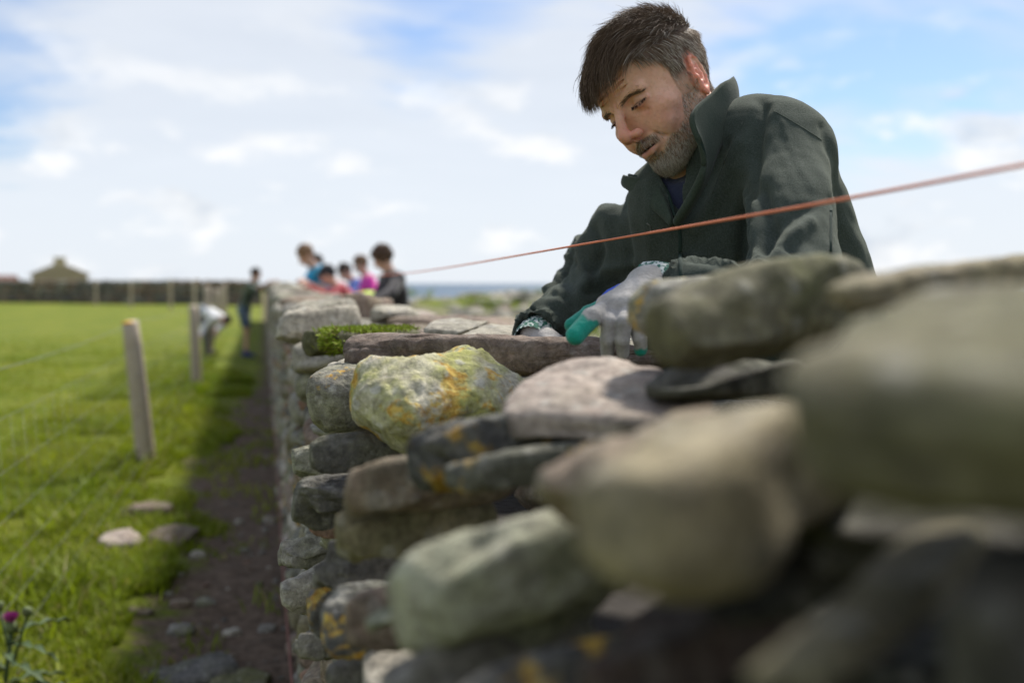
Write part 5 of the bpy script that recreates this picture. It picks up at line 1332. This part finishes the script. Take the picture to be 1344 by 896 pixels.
# ------------------------------------------------------------------ loose stones and pebbles on the path, thistle
def build_loose():
    rock = [
     (192, 676, .135, .05, .09, 'brown', 'long flat brown stone in the grass below the leaning fence post'),
     (160, 718, .10, .045, .09, 'pink', 'pale pinkish flat stone lying in the grass between fence and path'),
     (226, 713, .105, .05, .13, 'brown', 'dull brown slab at the edge of the dirt beside the pale flat stone'),
     (259, 727, .036, .03, .03, 'pale', 'small white stone on the dirt just beside the dull brown slab'),
     (256, 872, .135, .05, .11, 'dark', 'dark grey boulder half sunk in the dirt at the near end of the path'),
     (312, 884, .10, .045, .10, 'greend', 'mossy low stone between the dark boulder and the wall foot'),
     (236, 782, .042, .022, .03, 'brown', 'small brown stone with a flat top midway along the dirt path'),
     (270, 780, .04, .022, .03, 'grey2', 'small grey stone beside the brown flat topped stone on the path'),
     (238, 817, .048, .03, .04, 'grey2', 'grey cobble above the dark boulder on the dirt'),
     (184, 800, .05, .022, .03, 'brown', 'thin brownish stone where the grass meets the dirt'),
     (304, 812, .034, .02, .025, 'pale', 'white pebble in the middle of the dirt near the red string'),
     (350, 808, .034, .022, .03, 'grey', 'grey pebble close to the red string at the wall foot'),
     (353, 676, .03, .03, .03, 'pale', 'round pale pebble against the wall foot beside the red string'),
     (314, 676, .024, .022, .022, 'pale', 'small round white pebble on the dirt level with the long brown stone'),
     (322, 714, .028, .02, .025, 'grey2', 'speckled grey pebble on the dirt further up the path'),
     (240, 532, .10, .03, .09, 'brown', 'brown stone sunk in grass by the second fence post'),
     (258, 552, .12, .025, .08, 'pink', 'pinkish flat stone in the grass between the second fence post and the dirt'),
     (48, 660, .07, .03, .06, 'pale', 'pale stone in the sunny pasture beyond the fence'),
     (215, 578, .10, .03, .08, 'brown', 'low brown stone at the foot of the nearest visible fence post'),
    ]
    for i, (x, y, hx, hz, hy, m_, lab) in enumerate(rock):
        d = Vector(P(x, y, 1)-EYE); t = -(EYE[2]+.01)/d[2]; w = EYE+t*np.array(d); z = float(ground_z(w[0], w[1]))
        V, F = stone_vf(500+i, 14, 3.2, 7, 1, (hx, hy, hz)); c, s = math.cos(i*1.3), math.sin(i*1.3); th = .25*math.sin(i*2.1)
        hz *= .75; V = V*np.array([hx, hy, hz]); V = np.stack([V[:, 0]*math.cos(th)-V[:, 1]*math.sin(th), V[:, 0]*math.sin(th)+V[:, 1]*math.cos(th), V[:, 2]], 1)
        o = mesh_np('loose_stone', V, F, ST[m_]); o.location = (w[0], w[1], z+hz*(.40 if i > 2 else .8)); tag(o, lab, 'stone', 'loose stones beside the wall')
    rs = random.Random(6); mb = {}; low = [stone_vf(850+k, 4, 2.8, 4) for k in range(8)]
    for k in range(420):
        y = rs.uniform(1.8, 12); x = rs.uniform(-.5, .07); s = rs.choice([.005, .006, .008, .011, .016])*rs.uniform(.7, 1.3); z = float(ground_z(x, y)); a = rs.uniform(0, 6.3); V, F = low[k % 8]
        c, s_ = math.cos(a), math.sin(a); R = np.array([[c, -s_, 0], [s_, c, 0], [0, 0, 1]]); mb.setdefault(rs.choice(['pale', 'grey', 'grey', 'brown', 'dark', 'red']), MB()).add((V*np.array([s, s*.8, s*.55])) @ R.T+np.array([x, y, z+s*.2]), F)
    V = []; F = []; mi = []; n_ = 0; ml = []
    for m_, b_ in mb.items():
        v = np.concatenate(b_.v); f = np.concatenate(b_.f4); V.append(v); F.append(f+n_); n_ += len(v); mi.append(np.full(len(f), len(ml))); ml.append(ST[m_])
    tag(mesh_np('pebbles', np.concatenate(V), np.concatenate(F), ml, None, True, None, np.concatenate(mi)), 'small stones and chips scattered over the bare dirt', None, None, 'stuff')
build_loose()
def build_thistle():
    rs = np.random.RandomState(5); c = P(15, 818, 2.75); g = float(ground_z(c[0], c[1])); O = np.array([c[0], c[1], g])
    t = tag(empty('thistle', tuple(O)), 'spear thistle with one purple flower head growing under the fence', 'thistle')
    ml = plain('thistle_leaf', (.05, .085, .025), .7, .3, 60); mf = plain('thistle_flower', (.42, .06, .30), .8, .25, 200); mk = plain('thistle_bulb', (.11, .14, .05), .8, .35, 200)
    head = c-O; mb = MB(); add_tube(mb, [np.array([-.03, .02, -.02]), np.array([-.02, .01, head[2]*.5]), head-np.array([0, 0, .02])], .006, 6); mb.build('stem', ml, t)
    heads = [(head, 1.0), (head+np.array([.035, .03, .03]), .8), (head+np.array([-.035, .02, .055]), .75)]
    for i, (h, s) in enumerate(heads):
        V, F = stone_vf(950+i, 8, 2.2, 0); o = mesh_np('bulb', V*.017*s+h-np.array([0, 0, .008]), F, mk, t)
        if i: mb = MB(); add_tube(mb, [head*.6, h-np.array([0, 0, .015])], .004, 5); mb.build('stem', ml, t)
    mb = MB()
    for k in range(260):
        d = rs.normal(0, .5, 3); d[2] = abs(d[2])+.9; d /= np.linalg.norm(d); a = head+d*.008; s = np.cross(d, rs.normal(size=3)); s /= np.linalg.norm(s); mb.add([a-s*.0012, a+s*.0012, a+d*.026+s*.0006, a+d*.026-s*.0006], [(0, 1, 2, 3)])
    mb.build('petals', mf, t, False)
    for k in range(14):
        w = rs.uniform(0, 6.3); L = rs.uniform(.10, .22); z0 = rs.uniform(.01, head[2]*.85); d = np.array([math.cos(w), math.sin(w), rs.uniform(-.1, .5)]); d /= np.linalg.norm(d); s = np.cross(d, [0, 0, 1]); s /= np.linalg.norm(s); V = []; n = 9
        for j in range(n):
            u = j/(n-1); wd =   .013*math.sin(math.pi*min(1, u*1.02+.05))*(1 if j % 2 else .35)+.002; p = np.array([-.02, .01, z0])+d*L*u-np.array([0, 0, .12*L*u*u*3]); V += [p-s*wd+np.array([0, 0, .01*(j % 2)]), p, p+s*wd+np.array([0, 0, .01*(j % 2)])]
        F = [(j*3+a, j*3+a+1, j*3+a+4, j*3+a+3) for j in range(n-1) for a in (0, 1)]; mb = MB(); mb.add(np.array(V), np.array(F)); mb.build('leaf', ml, t)
build_thistle()

# ------------------------------------------------------------------ the other wallers
SKIN = (.56, .33, .24)
def waller(label, loc, face, height, lean, head_pitch, head_yaw, hands, top, bottom, hair, sleeves=True, shorts=False, shoes=(.04, .04, .05), cap_col=None, hair_len=.012, bottom_kind='trousers', top_kind='shirt', bend_knee=0.0, extra=None):
    """a whole figure: loc = feet, face = direction in degrees from +X; hands = two wrist targets (world) or None"""
    k = height/1.75; O = np.array([loc[0], loc[1], float(ground_z(loc[0], loc[1]))]); a = math.radians(face); f = np.array([math.cos(a), math.sin(a), 0]); r = np.array([math.sin(a), -math.cos(a), 0]); u = np.array([0, 0, 1.0])
    le = math.radians(lean); ut = u*math.cos(le)+f*math.sin(le); ft = f*math.cos(le)-u*math.sin(le)
    back = -.12*math.sin(le)
    hipc = O+f*back*k+u*.93*k; ms = hipc+ut*.50*k; TRm = np.stack([r, ft, ut], 1)
    hp = math.radians(head_pitch); ha = math.radians(face+head_yaw); hf0 = np.array([math.cos(ha), math.sin(ha), 0]); hf = hf0*math.cos(hp)-u*math.sin(hp); hr = np.array([math.sin(ha), -math.cos(ha), 0]); hu = np.cross(hr, hf)
    neck = ms+ut*.06*k; hc = neck+(ut*.45+hu*.55)*.165*k+hf*.02*k; HM = np.stack([hr, hf, hu], 1)
    sh = [ms+r*s*.17*k-ut*.01*k for s in (1, -1)]; wr = []; el = []
    for i, s in enumerate((1, -1)):
        w = np.array(hands[i]) if hands and hands[i] is not None else sh[i]-u*.5*k+f*.05+r*s*.03; d = w-sh[i]; L = np.linalg.norm(d); mx = .54*k
        if L > mx: w = sh[i]+d/L*mx; d = w-sh[i]; L = mx
        bend = math.sqrt(max(0, (.275*k)**2-(L/2)**2)); side = r*s*.6-u*.75-f*.2; side -= d*(side @ d)/(L*L); side /= np.linalg.norm(side); wr.append(w); el.append(sh[i]+d/2+side*bend)
    hips = [hipc+r*s*.09*k for s in (1, -1)]; an = [O+r*s*.10*k+f*(.04 if s > 0 else -.06)*k+u*.07*k for s in (1, -1)]; kn = [(h+n)/2+f*(.035+bend_knee)*k for h, n in zip(hips, an)]
    pts = np.array([O, hc+hu*.2, hc-hf*.2, hc+hf*.2, *sh, *wr, *el, *kn, *an]); lo = pts.min(0)-.22; hi = pts.max(0)+.22; lo[2] = O[2]-.03
    h = .0115
    def torso(F_, g): F_.op(ell(ms-ut*.14*k, np.array([.165, .105, .19])*k+g, TRm)); F_.op(ell(ms-ut*.36*k, np.array([.148, .10, .18])*k+g, TRm), .05); F_.op(ell(hipc, np.array([.165, .115, .13])*k+g, TRm), .05); [F_.op(cap(ms+ut*.01*k, s_, .06*k+g, .052*k+g), .04) for s_ in sh]
    def arm(F_, i, g, frac): F_.op(cap(sh[i], el[i], .047*k+g, .038*k+g), .03); (F_.op(cap(el[i], el[i]+(wr[i]-el[i])*frac, .037*k+g, .028*k+g), .02) if frac > 0 else None)
    def legs(F_, g, frac):
        for i in (0, 1):
            F_.op(cap(hips[i], kn[i], .080*k+g, .055*k+g), .04)
            if frac > 0: F_.op(cap(kn[i], kn[i]+(an[i]-kn[i])*frac, .053*k+g, .036*k+g), .02)
    B = Field(lo, hi, h); torso(B, -.008); B.op(cap(ms, neck, .055*k, .05*k), .03); B.op(cap(neck-ut*.02, hc-hu*.04*k, .052*k, .05*k), .02)
    B.op(ell(hc+hu*.03*k-hf*.008*k, np.array([.076, .096, .098])*k, HM), .02); B.op(ell(hc-hu*.045*k+hf*.022*k, np.array([.058, .07, .075])*k, HM), .03)
    B.op(cap(hc+hf*.088*k+hu*.005*k, hc+hf*.112*k-hu*.028*k, .010*k, .014*k), .012); [B.op(ell(hc+hr*s*.075*k-hu*.01*k, np.array([.012, .02, .032])*k, HM), .006) for s in (1, -1)]
    [B.op(ell(hc+hr*s*.032*k+hf*.092*k+hu*.012*k, np.array([.016, .012, .011])*k, HM), .01, True) for s in (1, -1)]
    for i in (0, 1):
        arm(B, i, -.006, 1); d = wr[i]-el[i]; d /= np.linalg.norm(d); sd = np.cross(d, u); sd /= np.linalg.norm(sd)+1e-9; B.op(ell(wr[i]+d*.045*k, (.04*k, .04*k, .03*k)), .02)
        for q in (-1.5, -.5, .5, 1.5): B.op(cap(wr[i]+d*.06*k+sd*q*.018*k, wr[i]+d*(.125-.006*abs(q))*k+sd*q*.021*k-u*.02*k, .010*k, .008*k), .006)
        B.op(cap(wr[i]+d*.03*k, wr[i]+d*.07*k+sd*.05*k*(1 if i else -1), .012*k, .009*k), .01)
    legs(B, -.006, 1)
    for i in (0, 1): B.op(cap(an[i]-u*.03*k, an[i]+f*.12*k-u*.04*k, .035*k, .025*k), .02)
    t = tag(empty('person', tuple(O)), label, 'person')
    def put(name, F_, col, mat, dn=.006, sc=9):
        V, Fc = F_.mesh(); V = V+vnormals(V, Fc)*(dn*vnoise(V*sc, 3))[:, None]; return mesh_np(name, V-O, Fc, mat, t, True, np.tile(np.array(col), (len(V), 1)) if np.ndim(col) == 1 else col(V))
    def bodycol(V):
        c = np.tile(np.array(SKIN), (len(V), 1)); q = (V-hc) @ HM/k; e = (np.exp(-((np.abs(q[:, 0])-.033)/.014)**2-((q[:, 2]-.012)/.008)**2)*(q[:, 1] > .05))[:, None]; c = c*(1-.8*e)
        m_ = (np.exp(-(q[:, 0]/.022)**2-((q[:, 2]+.065)/.007)**2)*(q[:, 1] > .04))[:, None]; return c*(1-m_*.6)+np.array([.4, .12, .1])*m_*.6
    put('body', B, bodycol, M['bodyskin'], .0)
    T = Field(lo, hi, h); torso(T, .012)
    for i in (0, 1): arm(T, i, .014, .95 if sleeves else 0)
    if not sleeves: pass
    T.op(cap(neck+ut*.02, neck+ut*.1, .062*k), .005, True)
    # the hem stops at the hips
    T.op(cap(hipc-ut*.16*k-r*.3, hipc-ut*.16*k+r*.3, .09*k), .01, True); put(top_kind, T, top, M['cloth'], .007)
    L = Field(lo, hi, h); L.op(ell(hipc-u*.01, np.array([.172, .125, .14])*k, TRm)); legs(L, .014 if not shorts else .022, .93 if not shorts else 0)
    if shorts: [L.op(cap(kn[i]+u*-.10*k, kn[i]-u*.0, .12*k), .003, True) for i in (0, 1)]
    L.op(cap(hipc+ut*.22*k-r*.3, hipc+ut*.22*k+r*.3, .13*k), .005, True); put(bottom_kind, L, bottom, M['cloth'], .007)
    S = Field(lo, hi, h)
    for i in (0, 1): S.op(cap(an[i]-u*.025*k-f*.02, an[i]+f*.14*k-u*.035*k, .048*k, .04*k)); S.op(cap(an[i], an[i]+u*.03*k, .048*k), .02)
    put('shoes', S, shoes, M['cloth'], 0)
    Hh = Field(hc-.25, hc+.25, .008); Hh.op(ell(hc+hu*.036*k-hf*.014*k, np.array([.080, .099, .098])*k+hair_len-.008, HM)); Hh.op(ell(hc+hf*.105*k-hu*.045*k, np.array([.07, .085, .095])*k, HM), .02, True); Hh.op(ell(hc-hu*.11*k+hf*.02*k, np.array([.1, .1, .08])*k, HM), .02, True)
    if cap_col is None:
        V, Fc = Hh.mesh(); V = V+vnormals(V, Fc)*(.008*vnoise(V*45, 5)+.004*vnoise(V*110, 6))[:, None]; c = np.array(hair)[None]*(.7+.6*(.5+.5*vnoise(V*np.array([60, 60, 25]), 7)))[:, None]; mesh_np('hair', V-O, Fc, M['hair'], t, True, c)
    else:
        Hh.op(cap(hc+hf*.09*k+hu*.06*k, hc+hf*.15*k+hu*.045*k, .03*k, .012*k), .01); put_v = Hh.mesh(); mesh_np('cap', put_v[0]-O, put_v[1], M['cloth'], t, True, np.tile(np.array(cap_col), (len(put_v[0]), 1)))
    if extra: extra(t, O, dict(ms=ms, ut=ut, ft=ft, r=r, u=u, k=k, hipc=hipc, TRm=TRm, lo=lo, hi=hi, h=h, torso=torso, put=put, hc=hc, hu=hu, hf=hf))
    return t
def at(px, d, z): w = P(px, 372, d); w[2] = z; return w
def ground_at(px, d): w = P(px, 372, d); return (w[0], w[1])
def camo(V): n = vnoise(V*14, 5)[:, None]; n2 = vnoise(V*22, 9)[:, None]; c = np.where(n > .12, np.array([.05, .085, .045]), np.array([.11, .13, .085])); return np.where(n2 > .3, np.array([.028, .04, .028]), c)
def plaid(V): s = (np.sin(V[:, 2]*70)+np.sin((V[:, 0]+V[:, 1])*60))[:, None]; return np.where(s > .6, np.array([.16, .21, .26]), np.array([.06, .095, .15]))
g = ground_at(322, 16.9)
waller('boy in camouflage tee and blue shorts leaning on the path side of the wall', g, -18, 1.52, 18, 18, 15, [at(352, 16.6, 1.21), at(361, 16.9, 1.22)], camo, plaid, (.035, .025, .02), False, True, (.02, .03, .14), bottom_kind='shorts', top_kind='tee')
g = ground_at(273, 17.0)
waller('person in white top and dark trousers bending low between fence and wall', g, -50, 1.42, 108, 80, 0, [at(262, 16.5, .35), at(279, 16.4, .35)], (.74, .74, .74), (.035, .04, .05), (.08, .06, .045), True, False, (.03, .03, .03))
g = ground_at(438, 11.6)
waller('light haired man in bright blue tee leaning over the wall', g, 195, 1.75, 31, 35, 10, [at(392, 11.0, 1.2), at(404, 11.2, 1.2)], (.02, .36, .60), (.05, .05, .06), (.22, .13, .075), False, top_kind='tee')
g = ground_at(428, 13.8)
waller('dark haired person mostly hidden behind the man in the blue tee', g, 190, 1.62, 8, 30, 0, [at(424, 13.4, 1.0), None], (.03, .03, .035), (.05, .05, .06), (.03, .022, .018))
g = ground_at(470, 10.4)
waller('person in maroon top and black cap reaching across the wall', g, 182, 1.50, 36, 30, -20, [at(398, 10.2, 1.19), at(404, 10.0, 1.17)], (.42, .045, .06), (.05, .05, .07), (.03, .025, .02), True, cap_col=(.022, .022, .026), top_kind='sweatshirt')
g = ground_at(484, 12.6)
waller('person in royal blue top stooping behind the maroon one', g, 175, 1.55, 30, 40, 0, [at(440, 12.2, 1.0), at(448, 12.0, 1.0)], (.02, .07, .34), (.04, .04, .06), (.06, .045, .035), top_kind='sweatshirt')
g = ground_at(491, 12.2)
waller('child in bright pink top beside the boy in black', g, 185, 1.56, 14, 25, 0, [at(470, 11.8, 1.05), at(474, 11.7, 1.05)], (.72, .04, .36), (.06, .06, .09), (.16, .09, .05), top_kind='tee', sleeves=False)
g = ground_at(524, 8.9)
waller('dark haired boy in black jumper standing behind the wall', g, 196, 1.56, 12, 32, -12, [at(487, 8.6, 1.06), at(489, 8.3, 1.05)], (.022, .017, .022), (.035, .035, .045), (.075, .045, .03), top_kind='jumper', hair_len=.022)
def build_vest():
    c = P(484, 393, 9.1); rs = np.random.RandomState(1); O = c
    t = tag(empty('hi_vis_vest', tuple(c)), 'crumpled yellow and orange hi vis vest on the wall by the boy in black', 'vest')
    for nm, off, s, col in (('cloth', (0, 0, 0), (.085, .10, .075), (.60, .85, .06)), ('trim', (-.085, .0, .025), (.05, .07, .035), (.95, .45, .08))):
        V, F = stone_vf(970+len(nm), 16, 2.4, 3); V = V*np.array(s)+np.array(off); N = vnormals(V, F); V = V+N*(.012*vnoise(V*28, 4)+.006*vnoise(V*60, 5))[:, None]
        mesh_np(nm, V, F, plain('hi_vis_'+nm, col, .6, .12, 60, .002), t)
build_vest()
